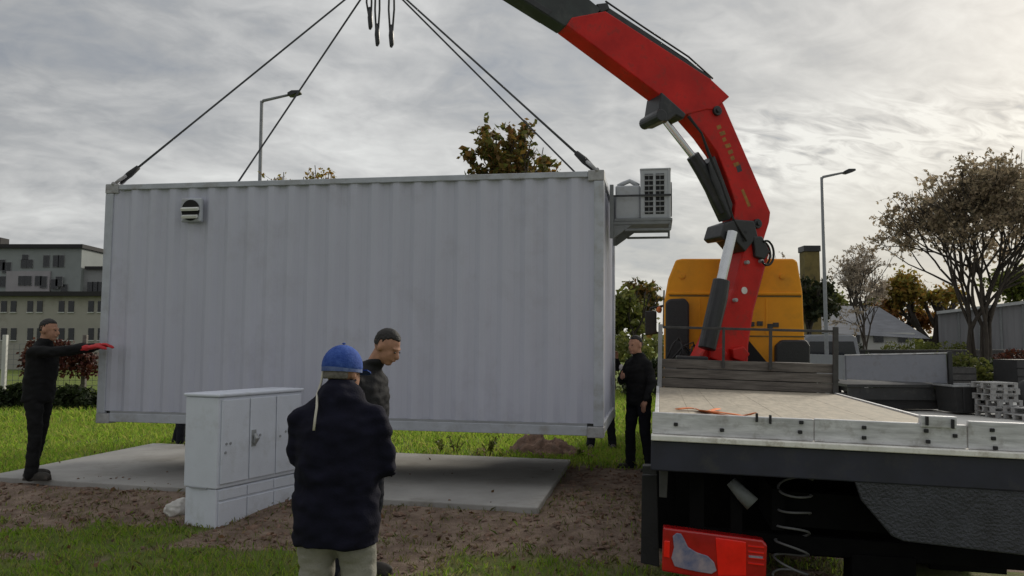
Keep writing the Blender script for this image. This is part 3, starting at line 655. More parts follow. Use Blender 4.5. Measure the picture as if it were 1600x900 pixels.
# hook block below the arm tip, slings down to the container, spare slings hanging
HK = C_MAT @ Vector((0, 0, 0)); HK = Vector((HK.x, HK.y, P(598, -36, HK.y).z))
tip = Vector((HK.x, HK.y, C(580, -158).z))
hb = thing('crane_hook', 'steel crane hook holding all four slings above the container', 'hook', HK)
mb = MB(HK); mb.tube([tip, HK + Vector((0, 0, .32))], .02, 8); mb.build('hanger_link', M['crblack'], hb)
mb = MB(HK); mb.box(HK + Vector((0, 0, .25)), (.2, .12, .2)); mb.build('block', M['red'], hb, bevel=.02)
mb = MB(HK); mb.tube([HK + Vector((.09 * math.sin(q), 0, .05 + .1 * math.cos(q))) for q in np.linspace(.2, 5.0, 16)], [.028] * 12 + [.024, .02, .015, .01], 10); mb.build('hook', M['crblack'], hb, smooth=True)
corners = {'front left': (-1, -1), 'rear left': (-1, 1), 'front right': (1, -1), 'rear right': (1, 1)}
lab = {'front left': 'dark lifting sling running to the near left corner above the vent',
       'rear left': 'dark lifting sling running down to the far left corner, passing the lamp',
       'front right': 'dark lifting sling ending in the shackle at the near right corner',
       'rear right': 'dark lifting sling to the far right corner, in front of the leafy tree'}
for k_, (sx, sy) in corners.items():
    e = C_MAT @ Vector((sx * (hl - .09), sy * (hw - .08), CH + .0)); s0 = HK + Vector((sx * .04, sy * .03, 0))
    t = thing('lifting_sling', lab[k_], 'sling', e, group='slings lifting the container')
    dr = (s0 - e).normalized()
    mb = MB(e); mb.tube([e + dr * .26, e + dr * 1.2, s0 - dr * .3, s0], [.015, .0125, .0125, .017], 8); mb.build('rope', M['sling'], t, smooth=True)
    mb = MB(e); mb.tube([e + dr * .05, e + dr * .20, e + dr * .34], [.03, .042, .03], 8); mb.build('sleeve', M['rubber'], t, smooth=True)
    mb = MB(e); sd = Vector((0, 1, 0))
    mb.tube([e + sd * .05 + Vector((0, 0, -.0)), e + sd * .055 + dr * .08, e + sd * .03 + dr * .16, e - sd * .03 + dr * .16, e - sd * .055 + dr * .08, e - sd * .05], .02, 8); mb.tube([e + sd * .085, e - sd * .085], .024, 8); mb.build('shackle', M['casting'], t, smooth=True)
spare = [((577, -20), (578, 46), .055, 'shortest of the three spare dark slings dangling from the hook'),
         ((590, -20), (589, 72), .05, 'middle spare dark sling dangling in a loop from the hook'),
         ((612, -20), (611, 74), .06, 'rightmost spare dark sling dangling from the hook, thick at its end')]
for i, (a, b, w, l) in enumerate(spare):
    a, b = P(*a, HK.y - .05 * i), P(*b, HK.y - .05 * i); a = Vector((a.x, a.y, HK.z + .02))
    t = thing('spare_sling', l, 'sling', b, group='spare slings hanging from the hook')
    mb = MB(b); zt = a.z; zb_ = b.z
    mb.tube([Vector((HK.x, a.y, zt)), Vector((a.x - w * .5, a.y, zt - .15)), Vector((a.x - w * .6, a.y, (zt + zb_) / 2)), Vector((b.x - .012, b.y, zb_ + .16))], .014, 6)
    mb.tube([Vector((HK.x + .01, a.y, zt)), Vector((a.x + w * .5, a.y, zt - .15)), Vector((a.x + w * .6, a.y, (zt + zb_) / 2)), Vector((b.x + .012, b.y, zb_ + .16))], .014, 6); mb.build('strand', M['sling'], t, smooth=True)
    mb = MB(b); mb.tube([b + Vector((0, 0, .30)), b + Vector((0, 0, .16)), b + Vector((.008, 0, .04)), b], [.024, .034, .03, .016], 8); mb.build('end_hook', M['crblack'], t, smooth=True)

# ------------------------------------------------------------------ cabinet
c0 = G(336, 829, .0); c1 = G(283, 821, .0); th = math.atan2(.95, .46); CB_W, CB_D, CB_H = 1.16, .42, 1.27
cb = thing('utility_cabinet', 'light grey three door utility cabinet standing on bare soil', 'cabinet', (c0.x, c0.y, -.02), (0, 0, th))
# local x runs along the doors, doors face local -y, body on +y
mb = MB(); mb.span((0.012, .012, .0), (CB_W - .012, CB_D - .012, .385)); mb.build('plinth', M['cabinet'], cb, bevel=.01)
mb = MB(); mb.span((0, 0, .39), (CB_W, CB_D, CB_H - .035)); mb.build('body', M['cabinet'], cb, bevel=.012)
mb = MB(); mb.prism([Vector((-.015, -.02, CB_H - .033)), Vector((CB_W + .015, -.02, CB_H - .033)), Vector((CB_W + .015, CB_D + .02, CB_H - .033)), Vector((-.015, CB_D + .02, CB_H - .033))], (0, 0, .033)); mb.build('roof', M['cabinet'], cb, bevel=.012)
for i in range(3):
    x0 = .03 + i * (CB_W - .06) / 3 + .006; x1 = .03 + (i + 1) * (CB_W - .06) / 3 - .006
    mb = MB(); mb.span((x0, -.016, .43), (x1, -.001, CB_H - .06)); d = mb.build('door', M['cabinet'], cb, bevel=.008)
    for dz, xx in ((.80, x0 + .06), (.80, x0 + .11), (.72, x0 + .05)) if i == 0 else ((.84, x0 + .13), (.80, x0 + .05)):
        mb = MB(); mb.tube([(xx, -.014, dz), (xx, -.022, dz)], .013, 10); mb.build('lock', M['cabseam'], d)
    mb = MB(); mb.span((x0, .0, .28), (x1, .011, .375)); mb.build('plinth_panel', M['cabinet'], cb, bevel=.006)
    mb = MB(); mb.span((x0, -.002, .04), (x1, .011, .262)); mb.build('plinth_panel', M['cabinet'], cb, bevel=.006)
mb = MB(); xx = .03 + (CB_W - .06) / 3 + .05; mb.tube([(xx, -.03, .86), (xx + .01, -.05, .82), (xx, -.03, .77)], [.022, .03, .022], 8); mb.span((xx - .03, -.024, .74), (xx + .03, -.017, .9)); mb.build('handle', M['galv'], cb, bevel=.004)
mb = MB(); mb.span((-.004, .12, .384), (.01, .34, .394)); mb.build('ventilation_slot', M['cabseam'], cb)
bg = MB(); q = G(274, 808, .02)
bg.ell((0, 0, .07), (.11, .09, .09)); bg.ell((.06, .02, .12), (.07, .06, .07)); bg.ell((-.05, .03, .05), (.08, .07, .06))
o = bg.blob('plastic_bag', M['bagw'], None, .012, 3, .03, 11, 3); o.location = q; tag(o, 'crumpled whitish bag lying on the soil beside the grey cabinet', 'bag')

# ------------------------------------------------------------------ people
def hand(mb, w, d, up, side, curl=.3, k=1.0):
    """palm and five fingers from the wrist w along d; «up» is the back of the hand, side = +1 when the thumb lies on d x up"""
    d = Vector(d).normalized(); up = (Vector(up) - d * d.dot(Vector(up))).normalized(); s = d.cross(up) * side; w = Vector(w)
    Mx = Matrix((s, d, up)).transposed()
    mb.ell(w + d * .05 * k, (.042 * k, .055 * k, .02 * k), Mx)
    for i, (off, L) in enumerate(((.030, .070), (.011, .080), (-.009, .074), (-.028, .058))):
        p = w + s * off * k + d * .085 * k; dd = d.copy(); r = .0105 * k
        for seg in (.42, .33, .25):
            dd = (dd - up * math.tan(curl)).normalized(); n_ = p + dd * L * seg * k; mb.capsule(p, n_, r, r * .93, 8); p = n_; r *= .93
    p = w + s * .03 * k + d * .02 * k; dd = (d * .6 + s * .75 - up * .25).normalized(); n_ = p + dd * .04 * k; mb.capsule(p, n_, .014 * k, .012 * k, 8)
    dd = (d * .9 + s * .25 - up * .3).normalized(); mb.capsule(n_, n_ + dd * .032 * k, .012 * k, .010 * k, 8)

def person(label, loc, yaw, H=1.75, lean=0.0, elbows=None, hands=None, hand_dir=None, hand_up=None, feet=None, knees=None, head_yaw=0, head_pitch=0, hip=(0, 0),
           jacket='blackcloth', trousers='jeans', neck=.135, hair='hairdark', cap=None, gloves=None, hem=.80, vox=.014, bulk=1.0, gname=None, longcoat=False, collar=.0, cord=False, badge=False, feet_yaw=(0, 0), fwd=0.0):
    k = H / 1.75; t = thing('person', label, 'person', loc, (0, 0, yaw), gname)
    V = lambda x, y, z: Vector((x * k, y * k, z * k))
    hx, hy = hip; ly = math.tan(lean)
    tor = lambda z: Vector((hx * k, (hy + (z - .93) * ly) * k, z * k))
    sh = [tor(1.425) + V(s * .175 * bulk, 0, 0) for s in (-1, 1)]; hp = [V(hx + s * .09, hy, .93) for s in (-1, 1)]
    elbows = [Vector(e) * k for e in (elbows or ((-.25, -.02, 1.15), (.25, -.02, 1.15)))]; hands = [Vector(e) * k for e in (hands or ((-.24, .1, .9), (.24, .1, .9)))]
    feet = [Vector(e) * k for e in (feet or ((-.11, 0, .0), (.11, 0, .0)))]
    knees = [Vector(e) * k for e in knees] if knees else [hp[i].lerp(feet[i] + V(0, 0, .09), .49) + V(0, .03, 0) for i in (0, 1)]
    nk = tor(1.50) + V(0, .02 + fwd * .4, 0); hc = nk + V(0, .035 + fwd, neck)
    HR = Euler((-head_pitch, 0, head_yaw)).to_matrix()
    hd = lambda x, y, z: hc + HR @ V(x, y, z)
    # body
    b = MB()
    b.ell(hd(0, -.012, .025), (.077 * k, .098 * k, .098 * k), HR, 20, 16); b.ell(hd(0, .03, -.03), (.062 * k, .072 * k, .085 * k), HR, 18, 14); b.ell(hd(0, .062, -.088), (.034 * k, .034 * k, .026 * k), HR)
    b.capsule(hd(0, .094, .012), hd(0, .116, -.024), .010 * k, .015 * k); b.ell(hd(0, .100, -.056), (.026 * k, .012 * k, .010 * k), HR); b.ell(hd(0, .080, .028), (.052 * k, .018 * k, .012 * k), HR)
    for s in (-1, 1): b.ell(hd(s * .078, -.012, -.008), (.010 * k, .020 * k, .033 * k), HR)
    b.capsule(tor(1.44), hd(0, -.02, -.06), .062 * k, .056 * k, 14)
    b.rings([(tor(.86), .13 * k, .09 * k), (tor(1.0), .135 * k, .095 * k), (tor(1.2), .145 * k, .10 * k), (tor(1.38), .16 * k, .10 * k), (tor(1.46), .08 * k, .06 * k)])
    for i in (0, 1):
        b.capsule(sh[i] - V((-1, 1)[i] * .04, 0, .02), elbows[i], .045 * k, .038 * k); b.capsule(elbows[i], hands[i], .038 * k, .027 * k)
        b.capsule(hp[i], knees[i], .075 * k, .05 * k); b.capsule(knees[i], feet[i] + V(0, 0, .07), .05 * k, .035 * k)
    for i in (0, 1):
        dd = (Vector(hand_dir[i]) if hand_dir else hands[i] - elbows[i]); up = Vector(hand_up[i]) if hand_up else Vector((0, 0, 1)) if abs(dd.normalized().z) < .8 else Vector((0, -1, 0))
        g = MB() if gloves else b
        if gloves: g.capsule(hands[i] - dd.normalized() * .05 * k, hands[i], .038 * k, .036 * k)
        hand(g, hands[i], dd, up, -1 if i else 1, .28, 1.25 * k if gloves else k)
        if gloves: g.blob('glove', M[gloves], t, .009, 2)
    b.blob('body', M['skin'], t, min(vox, .009), 3)
    
    for s in (-1, 1): e = MB(); e.ell(hd(s * .032, .094, .008), (.012 * k, .006 * k, .006 * k), HR, 8, 6); e.build('eye', M['eye'], t, smooth=True)
    # trousers
    q = MB(); B = bulk
    q.rings([(V(hx, hy, .84), .15 * k * B, .115 * k * B), (V(hx, hy, .93), .172 * k * B, .125 * k * B), (V(hx, hy, 1.04), .16 * k * B, .115 * k * B)])
    for i in (0, 1):
        q.capsule(hp[i] - V(0, 0, .02), knees[i], .098 * k * B, .073 * k, 16); a_ = feet[i] + V(0, -.01, .10); q.capsule(knees[i], a_, .073 * k, .066 * k, 16); q.capsule(a_, a_ - V(0, 0, .045), .07 * k, .072 * k, 14)
    q.blob('trousers', M[trousers], t, vox, 5, .016, 8, 1)
    # jacket
    q = MB(); hz = hem
    q.rings([(tor(hz), .188 * k * B, .137 * k * B), (tor(hz + .06), .19 * k * B, .142 * k * B), (tor(1.06), .184 * k * B, .134 * k * B), (tor(1.22), .19 * k * B, .138 * k * B), (tor(1.34), .192 * k * B, .132 * k * B), (tor(1.40), .178 * k * B, .118 * k * B), (tor(1.45), .14 * k, .10 * k), (tor(1.49), .095 * k, .088 * k), (tor(1.53), .078 * k, .08 * k)], 26)
    q.rings([(tor(1.46) + V(0, .01, 0), .085 * k, .085 * k), (tor(1.545 + collar) + V(0, .018 + fwd * .5, 0), .072 * k, .076 * k)], 20)
    for i in (0, 1):
        if cord and i == 0: q.rings([(tor(1.40), .185 * k, .12 * k), (tor(1.45), .165 * k, .115 * k), (tor(1.50), .125 * k, .10 * k), (tor(1.555), .092 * k, .09 * k)], 22)
        if cord: q.capsule(tor(1.465) + V((-1, 1)[i] * .075, -.02, 0), tor(1.505) + V((-1, 1)[i] * .03, -.075, 0), .045 * k, .04 * k, 12)
        s_ = sh[i] + V((1, -1)[i] * .015, 0, -.035); q.capsule(tor(1.455) + V((-1, 1)[i] * .04, 0, 0), s_, .062 * k, .060 * k, 14); q.capsule(s_, elbows[i], .062 * k * B, .060 * k, 16); w_ = hands[i] - (hands[i] - elbows[i]).normalized() * .015; q.capsule(elbows[i], w_, .062 * k, .046 * k, 16)
    q.blob('jacket', M[jacket], t, vox, 8, .026 if cord else .022, 7.0 if cord else 6.5, 2)
    # shoes
    for i in (0, 1):
        Mz = Euler((0, 0, feet_yaw[i])).to_matrix(); q = MB(); f0 = feet[i]; ad = lambda x, y, z: f0 + Mz @ V(x, y, z)
        q.ell(ad(0, .10, .045), (.047 * k, .12 * k, .045 * k), Mz); q.ell(ad(0, -.03, .05), (.042 * k, .065 * k, .05 * k), Mz); q.capsule(ad(0, -.02, .06), ad(0, -.015, .12), .045 * k, .045 * k); q.add([ad(x, y, z) for x in (-.045, .045) for y in (-.085, .20) for z in (0, .03)], [(0, 1, 3, 2), (4, 6, 7, 5), (0, 4, 5, 1), (2, 3, 7, 6), (0, 2, 6, 4), (1, 5, 7, 3)])
        q.blob('shoe', M['shoe'], t, max(.010, vox * .8), 3)
    # hair, cap
    q = MB()
    for i in range(12):
        for j in range(22):
            a, w = math.pi * .62 * i / 11, 2 * math.pi * j / 22
            x, y, z = math.sin(a) * math.cos(w), math.sin(a) * math.sin(w), math.cos(a)
            if y > .35 and z < .62: continue
            if y > .12 and z < .38: continue
            if y > -.12 and z < .10: continue
            q.ell(hd(x * .074, -.014 + y * .095, .026 + z * .097), (.0125 if z > .3 else .010) * k, None, 6, 4)
    if cap: 
        q = MB()
        for j in range(-7, 8):
            w = -math.pi / 2 + j * .16; q.ell(hd(math.cos(w) * .074, -.014 + math.sin(w) * .092, -.015), (.012 * k, .012 * k, .028 * k), None, 6, 4)
    q.blob('hair', M[hair], t, .008, 1, .004, 40)
    if cap:
        q = MB(); n = 28; ring = []
        for i in range(9):
            a = math.pi / 2 * i / 8; ring.append((math.cos(a) * .112 * (1 if i else 1), math.sin(a)))
        base = len(q.v)
        for zz, r in ring:
            for j in range(n):
                w = 2 * math.pi * j / n; q.v.append(hd(r * .093 * math.cos(w), -.010 + r * .114 * math.sin(w), .026 + zz * .98))
        for i in range(8):
            for j in range(n): q.f.append([base + i * n + j, base + i * n + (j + 1) % n, base + (i + 1) * n + (j + 1) % n, base + (i + 1) * n + j])
        n0 = len(q.v)
        for j in range(n):
            w = 2 * math.pi * j / n; q.v.append(hd(.0895 * math.cos(w), -.010 + .111 * math.sin(w), .002))
        for j in range(n): q.f.append([base + 8 * n + j, base + 8 * n + (j + 1) % n, n0 + (j + 1) % n, n0 + j])
        q.ell(hd(0, -.01, .1415), (.010 * k, .010 * k, .005 * k), None, 8, 6)
        cp = q.build('cap', M[cap], t, smooth=True); sd = cp.modifiers.new('thick', 'SOLIDIFY'); sd.thickness = .004
        q = MB(); q.v = [hd(.0915 * math.cos(w), -.010 + .1135 * math.sin(w), z) for z in (.0, .028) for w in np.linspace(0, 2 * math.pi, n + 1)[:-1]]; q.f = [[j, (j + 1) % n, n + (j + 1) % n, n + j] for j in range(n)]
        q.build('cap_band', M['capband'], cp, smooth=True)
        q = MB(); pts = [(math.cos(w) * .075, .095 + .085 * math.sin(w), .018 - .02 * math.sin(w)) for w in np.linspace(0, math.pi, 13)]; q.prism([hd(*p) for p in pts], HR @ Vector((0, 0, -.006))); q.build('cap_peak', M[cap], cp)
    if badge: q = MB(); q.ell(sh[1].lerp(elbows[1], .35) + V(.045, .045, 0), (.035 * k, .03 * k, .045 * k)); q.build('badge', M['sticker'], t, smooth=True)
    if cord:
        q = MB(); a = hd(-.062, -.088, -.06); q.tube([hd(-.045, -.098, .0), a, a + Vector((-.005, -.035, -.05)), tor(1.46) + V(-.066, -.135, 0), tor(1.40) + V(-.068, -.150, 0), tor(1.35) + V(-.068, -.163, 0)], .006, 6); q.build('hood_cord', M['cord'], t, smooth=True)
    return t

# man in front, arms folded, seen from behind
person('man in a blue cap, navy jacket and khaki trousers standing with folded arms, back turned', (P(528, 700, 3.85).x, 3.85, 0), math.radians(-6), 1.70, lean=.02,
       elbows=((-.212, .03, 1.20), (.222, .06, 1.15)), hands=((.0, .225, 1.21), (-.02, .25, 1.14)), hand_up=((0, 1, .2), (0, 1, .2)), jacket='navy', trousers='khaki', hair='hairgrey', cap='capblue',
       hem=.79, vox=.011, bulk=1.13, collar=.05, neck=.118, head_yaw=math.radians(-22), head_pitch=.08, cord=True, feet=((-.13, .0, 0), (.13, .02, 0)))
# man beyond him, head bowed, facing right
person('dark haired man in a padded black jacket looking down, half hidden behind the blue cap', (P(572, 700, 6.0).x, 6.0, 0), math.radians(-112), 1.81, lean=.03,
       elbows=((-.22, -.08, 1.16), (.22, -.08, 1.16)), hands=((-.20, -.10, .92), (.20, -.12, .92)), jacket='leather', trousers='jeans', head_pitch=.55, fwd=.065, hem=.84, vox=.012, feet=((-.12, -.06, 0), (.12, -.16, 0)))
# man pushing the left end
LM = P(57, 700, 9.45)
person('man in black work clothes and red gloves pushing the left end of the container', (LM.x, LM.y, PZ), math.radians(-93), 1.84, lean=.06,
       elbows=((-.17, .37, 1.43), (.19, .35, 1.40)), hands=((-.10, .62, 1.46), (.12, .60, 1.44)), hand_up=((-.2, 0, 1), (.2, 0, 1)), gloves='glove', jacket='blackcloth', trousers='blackcloth', hair='hairdark',
       feet=((-.12, -.12, 0), (.13, .05, 0)), hem=.84, vox=.014, bulk=1.08, head_pitch=.12)
# man at the right end
RM = P(999, 700, 10.5)
person('man in dark clothes standing in the gap between the container end and truck', (RM.x, RM.y, .08), math.radians(128), 1.74,
       elbows=((-.25, .02, 1.17), (.28, .03, 1.17)), hands=((-.25, .14, .93), (.06, .25, 1.22)), hand_up=((0, 1, 0), (0, 1, 0)), jacket='blackcloth', badge=True, trousers='jeans', hair='hairdark',
       feet=((-.17, .0, 0), (.17, .0, 0)), hem=.84, vox=.014, head_pitch=.1, feet_yaw=(.3, -.3))
# helpers behind the container, only their boots and shins in view
HM = G(941, 703, .10)
person('person behind the container, only dark boots visible below its right corner', (HM.x, HM.y + .1, .10), math.radians(178), 1.76, feet=((-.17, 0, 0), (.17, .05, 0)), lean=.1, elbows=((-.24, .25, 1.25), (.24, .25, 1.25)), hands=((-.2, .42, 1.42), (.2, .42, 1.42)), vox=.02)
HM = G(281, 697, .10)
person('person behind the container, one dark boot visible beside the grey cabinet', (HM.x, HM.y + .05, .12), math.radians(-95), 1.78, feet=((-.10, -.12, 0), (.12, .06, 0)), lean=.12, elbows=((-.22, .3, 1.3), (.22, .3, 1.3)), hands=((-.15, .50, 1.42), (.15, .50, 1.42)), vox=.02)

# ------------------------------------------------------------------ trees and shrubs
def leaves_mesh(name, mt, pts, size, parent, seed, off, asp=.55):
    r = np.random.default_rng(seed); n = len(pts); c = np.array(pts) - np.array(off)
    a = r.normal(size=(n, 3)); a /= np.linalg.norm(a, axis=1)[:, None]; b = r.normal(size=(n, 3)); b -= a * (a * b).sum(1)[:, None]; b /= np.linalg.norm(b, axis=1)[:, None]
    s = size * r.uniform(.6, 1.35, n)[:, None]
    v = np.stack([c - a * s, c + b * s * asp, c + a * s, c - b * s * asp], 1).reshape(-1, 3)
    me = bpy.data.meshes.new(name); me.vertices.add(4 * n); me.vertices.foreach_set('co', v.ravel()); me.loops.add(4 * n); me.loops.foreach_set('vertex_index', np.arange(4 * n)); me.polygons.add(n); me.polygons.foreach_set('loop_start', np.arange(n) * 4)
    me.update(calc_edges=True); me.validate(); me.materials.append(mt); return link(bpy.data.objects.new(name, me), parent)
def tree(name, label, loc, H, W, mt, nleaf, leaf, seed, stems=1, base=.3, umbrella=0., depth=5, r0=None, fan=.5, cl=.35, keep=.6, group='trees behind the container and the yard', trunkmat='bark'):
    R = random.Random(seed); loc = Vector(loc); t = thing(name, label, 'tree', loc, group=group); tb = MB(loc); tips = []
    r0 = r0 or H * .018
    def grow(p, d, L, r, lev):
        pts = [p]; dd = d.copy(); q = p
        for i in range(4):
            dd = (dd + Vector((R.gauss(0, .10), R.gauss(0, .10), R.gauss(.02, .06)))).normalized(); q = q + dd * L / 4; pts.append(q)
            if (lev >= depth - 1 and R.random() < keep) or (lev == depth - 2 and i > 1 and R.random() < keep * .9): tips.append((q, L))
        tb.tube(pts, [r, r * .93, r * .86, r * .78, r * .68], 8 if lev < 2 else 5, caps=False)
        if lev >= depth:
            if R.random() < keep: tips.append((q, L))
            return
        k = 3 if (lev < 2 or R.random() < .35) else 2
        az = R.uniform(0, 6.28)
        for i in range(k):
            az += 6.28 / k + R.uniform(-.5, .5); ang = R.uniform(.32, .75) if i else R.uniform(.12, .4)
            o_ = dd.orthogonal().normalized(); o_.rotate(Matrix.Rotation(az, 3, dd)); nd = (dd * math.cos(ang) + o_ * math.sin(ang)); nd.z = nd.z * (1 - umbrella * .5) + .12 * (1 - umbrella); nd.normalize()
            grow(q, nd, L * R.uniform(.66, .84), r * .66, lev + 1)
    for s in range(stems):
        w = 6.28 * s / max(1, stems) + R.uniform(-.4, .4); d = Vector((math.cos(w) * fan, math.sin(w) * fan, 1)) if stems > 1 else Vector((R.gauss(0, .05), R.gauss(0, .05), 1))
        grow(loc + Vector((math.cos(w), math.sin(w), 0)) * (.02 * H if stems > 1 else 0) - Vector((0, 0, .1)), d.normalized(), H * base * R.uniform(.85, 1.1), r0, 0)
    # fit the skeleton to the wanted height and width
    zs = max(q.z for q, _ in tips) - loc.z; xs = np.percentile([math.hypot(q.x - loc.x, q.y - loc.y) for q, _ in tips], 92); fz, fx = H * .97 / zs, W / 2 / max(.3, xs)
    fit = lambda q: Vector((loc.x + (q.x - loc.x) * fx, loc.y + (q.y - loc.y) * fx, loc.z + (q.z - loc.z) * fz))
    tb.v = [fit(q) for q in tb.v]
    pts = []; tw = tb; s = cl * min(1.0, W * .12)
    gap = [q for q in tips if noise.noise(Vector(q[0]) * (3.2 / W) + Vector((seed, 0, 0))) > -.12] or tips
    ntw = max(40, nleaf // 9)
    for i in range(ntw):
        q, L = gap[R.randrange(len(gap))]; q = fit(q); d = Vector((R.gauss(0, 1), R.gauss(0, 1), R.gauss(.15, .7))).normalized(); e = q + d * s * R.uniform(.8, 2.3) + Vector((0, 0, -.15 * s)); m_ = q.lerp(e, .5) + Vector((0, 0, .12 * s))
        tw.tube([q, m_, e], [r0 * .05, r0 * .04, r0 * .02], 3, caps=False)
        for k in range(9):
            t_ = R.uniform(.15, 1.03); a_ = q.lerp(m_, t_ * 2) if t_ < .5 else m_.lerp(e, t_ * 2 - 1); pts.append((a_.x + R.uniform(-1, 1) * leaf * .9, a_.y + R.uniform(-1, 1) * leaf * .9, a_.z + R.uniform(-1, 1) * leaf * .9))
    tb.build('trunk', M[trunkmat], t, smooth=True)
    leaves_mesh('crown', M[mt], pts, leaf, t, seed, loc); return t
def shrub(name, label, loc, W, D, H, mt, n, leaf, seed, cat='shrub', group=None):
    R = random.Random(seed); loc = Vector(loc); t = thing(name, label, cat, loc, group=group); pts = []; m_ = MB(loc)
    for i in range(max(3, int(W * 2))):
        x = R.uniform(-W / 2, W / 2) * .9; y = R.uniform(-D / 2, D / 2) * .7; m_.tube([loc + Vector((x, y, -.05)), loc + Vector((x + R.gauss(0, .1), y + R.gauss(0, .1), H * .5)), loc + Vector((x + R.gauss(0, .2), y + R.gauss(0, .2), H * .85))], [.025, .018, .008], 5)
    m_.build('stem', M['bark'], t)
    for i in range(n):
        x = R.uniform(-1, 1); y = R.uniform(-1, 1); top = H * (.72 + .28 * noise.noise(Vector((x * W * .8 + seed, y, seed)))) * (1 - .5 * abs(x) ** 5); z = top * R.random() ** .6
        pts.append((loc.x + x * W / 2 + R.gauss(0, .05), loc.y + y * D / 2 * (1 - .5 * z / H) + R.gauss(0, .05), loc.z + z))
    leaves_mesh('foliage', M[mt], pts, leaf, t, seed, loc); return t
TG = 'trees behind the container and the yard'
def ty(px, y): return (P(px, 540, y).x, y, 0)
tree('broadleaf_tree', 'green and russet leafy tree rising behind the container top', ty(800, 19), 6.95, 2.5, 'leafgb', 4200, .085, 11, depth=4, cl=.62)
tree('broadleaf_tree', 'nearly bare yellowish tree top just showing right of the lamp above the container', ty(465, 20), 6.35, 2.0, 'leafgold', 900, .05, 4, depth=4, cl=.8, keep=.9)
tree('broadleaf_tree', 'sparse leafy twig tree showing above the roof left of the leafy tree', ty(862, 19.6), 6.2, 1.2, 'leafgb', 260, .10, 14, depth=4, cl=.6)
tree('locust_tree', 'tall spreading brown tree with several dark stems at the right edge', ty(1535, 30), 9.0, 7.2, 'leafbrown', 24000, .075, 33, stems=5, base=.34, umbrella=.30, depth=5, r0=.13, fan=.14, cl=.42, keep=.55)
tree('broadleaf_tree', 'smaller thin greyish tree with twin trunks before the grey house roof', ty(1352, 38), 6.6, 3.7, 'leafgrey', 5200, .062, 31, stems=2, base=.34, depth=5, r0=.11, fan=.07, cl=.6, keep=.4)
tree('broadleaf_tree', 'dark evergreen tree right behind the yellow cab and lamp post', ty(1268, 28.5), 4.35, 2.3, 'leafdark', 5200, .10, 41, base=.14, depth=4, cl=.9)
tree('broadleaf_tree', 'olive autumn tree seen between container end and yellow cab', ty(1006, 36), 4.6, 3.0, 'leafgb', 3600, .13, 51, base=.2, depth=4, cl=.9)
tree('broadleaf_tree', 'dark olive tree low at the right edge of the container', ty(978, 31), 3.9, 2.4, 'leafolive', 3200, .12, 52, base=.15, depth=4, cl=.9)
tree('broadleaf_tree', 'small orange autumn tree glowing beside the grey house gable', ty(1420, 52), 5.0, 4.2, 'leaforange', 4200, .15, 61, base=.10, depth=4, cl=.9)
tree('broadleaf_tree', 'golden green autumn tree between house and grey hall', ty(1465, 50), 5.9, 5.0, 'leafgold', 5200, .15, 62, base=.10, depth=4, cl=.9)
tree('broadleaf_tree', 'dull olive tree behind the thin twin trunk tree', ty(1312, 58), 6.6, 5.0, 'leafolive', 5200, .18, 63, base=.10, depth=4, cl=.9)
tree('broadleaf_tree', 'olive tree behind the grey hall roof at the far right', ty(1572, 74), 8.4, 8.0, 'leafolive', 6000, .2, 64, base=.2, depth=4, cl=.9)
tree('broadleaf_tree', 'dark olive tree behind the house, left of the golden one', ty(1392, 60), 5.4, 4.4, 'leafdark', 2600, .18, 65, base=.2, depth=4, cl=.9)
tree('broadleaf_tree', 'pale thin twiggy tree top peeping over the yellow cab', ty(1225, 34), 5.9, 2.2, 'leafgrey', 600, .08, 66, base=.3, depth=4, cl=.7)
HG = 'hedge shrubs along the left fence'
for i, (x0, x1) in enumerate(((-150, 12), (2, 70), (88, 152), (140, 420))):
    a, b = P(x0, 540, 20), P(x1, 540, 20)
    shrub('hedge', ['dark green hedge shrub at the far left frame edge', 'dark hedge shrub behind the gloved man', 'dark green hedge between gloved man and container', 'dark hedge hidden behind the container left end'][i], ((a.x + b.x) / 2, 20 + .3 * (i % 2), .05), b.x - a.x, 1.0, .95 - .06 * i, 'hedgeleaf', int(1500 * (b.x - a.x)), .07, 70 + i, 'hedge', HG)
shrub('bush', 'rusty red autumn bush climbing the fence behind the gloved man', (P(100, 540, 22).x, 22, .8), 1.7, .6, 1.35, 'redbush', 1700, .07, 80)
shrub('bush', 'small dark red bush left of the gloved man\'s head', (P(48, 540, 22).x, 22.2, .8), .6, .5, 1.25, 'redbush', 500, .07, 81)
for i, (px, y, w, h, mt, l) in enumerate(((1452, 43, 6.5, 2.3, 'leafolive', 'long olive scrub between the house and the grey hall'), (1290, 45, 5.0, 2.4, 'hedgeleaf', 'dark scrub behind the van left of the house'), (1430, 29, 3.2, 1.5, 'hedgeleaf', 'dark scrub behind the grey trailer'), (1490, 26, 2.2, 1.85, 'leafolive', 'olive scrub below the spreading tree'), (1545, 27, 2.0, 1.55, 'hedgeleaf', 'dark scrub around the stems of the spreading tree'), (1585, 31, 2.6, 1.9, 'redbush', 'reddish brown scrub at the right frame edge'), (1345, 33, 4.0, 1.6, 'hedgeleaf', 'dark low scrub under the twin trunk tree'), (985, 27, 1.6, 2.6, 'leafolive', 'tall olive scrub next to the man at the right end'), (1010, 25, 1.5, 1.9, 'hedgeleaf', 'dark scrub below the truck mirror'))):
    shrub('bush', l, (P(px, 540, y).x, y, 0), w, 1.2, h, mt, int(900 * w), .08, 90 + i, group='scrub at the back of the yard')

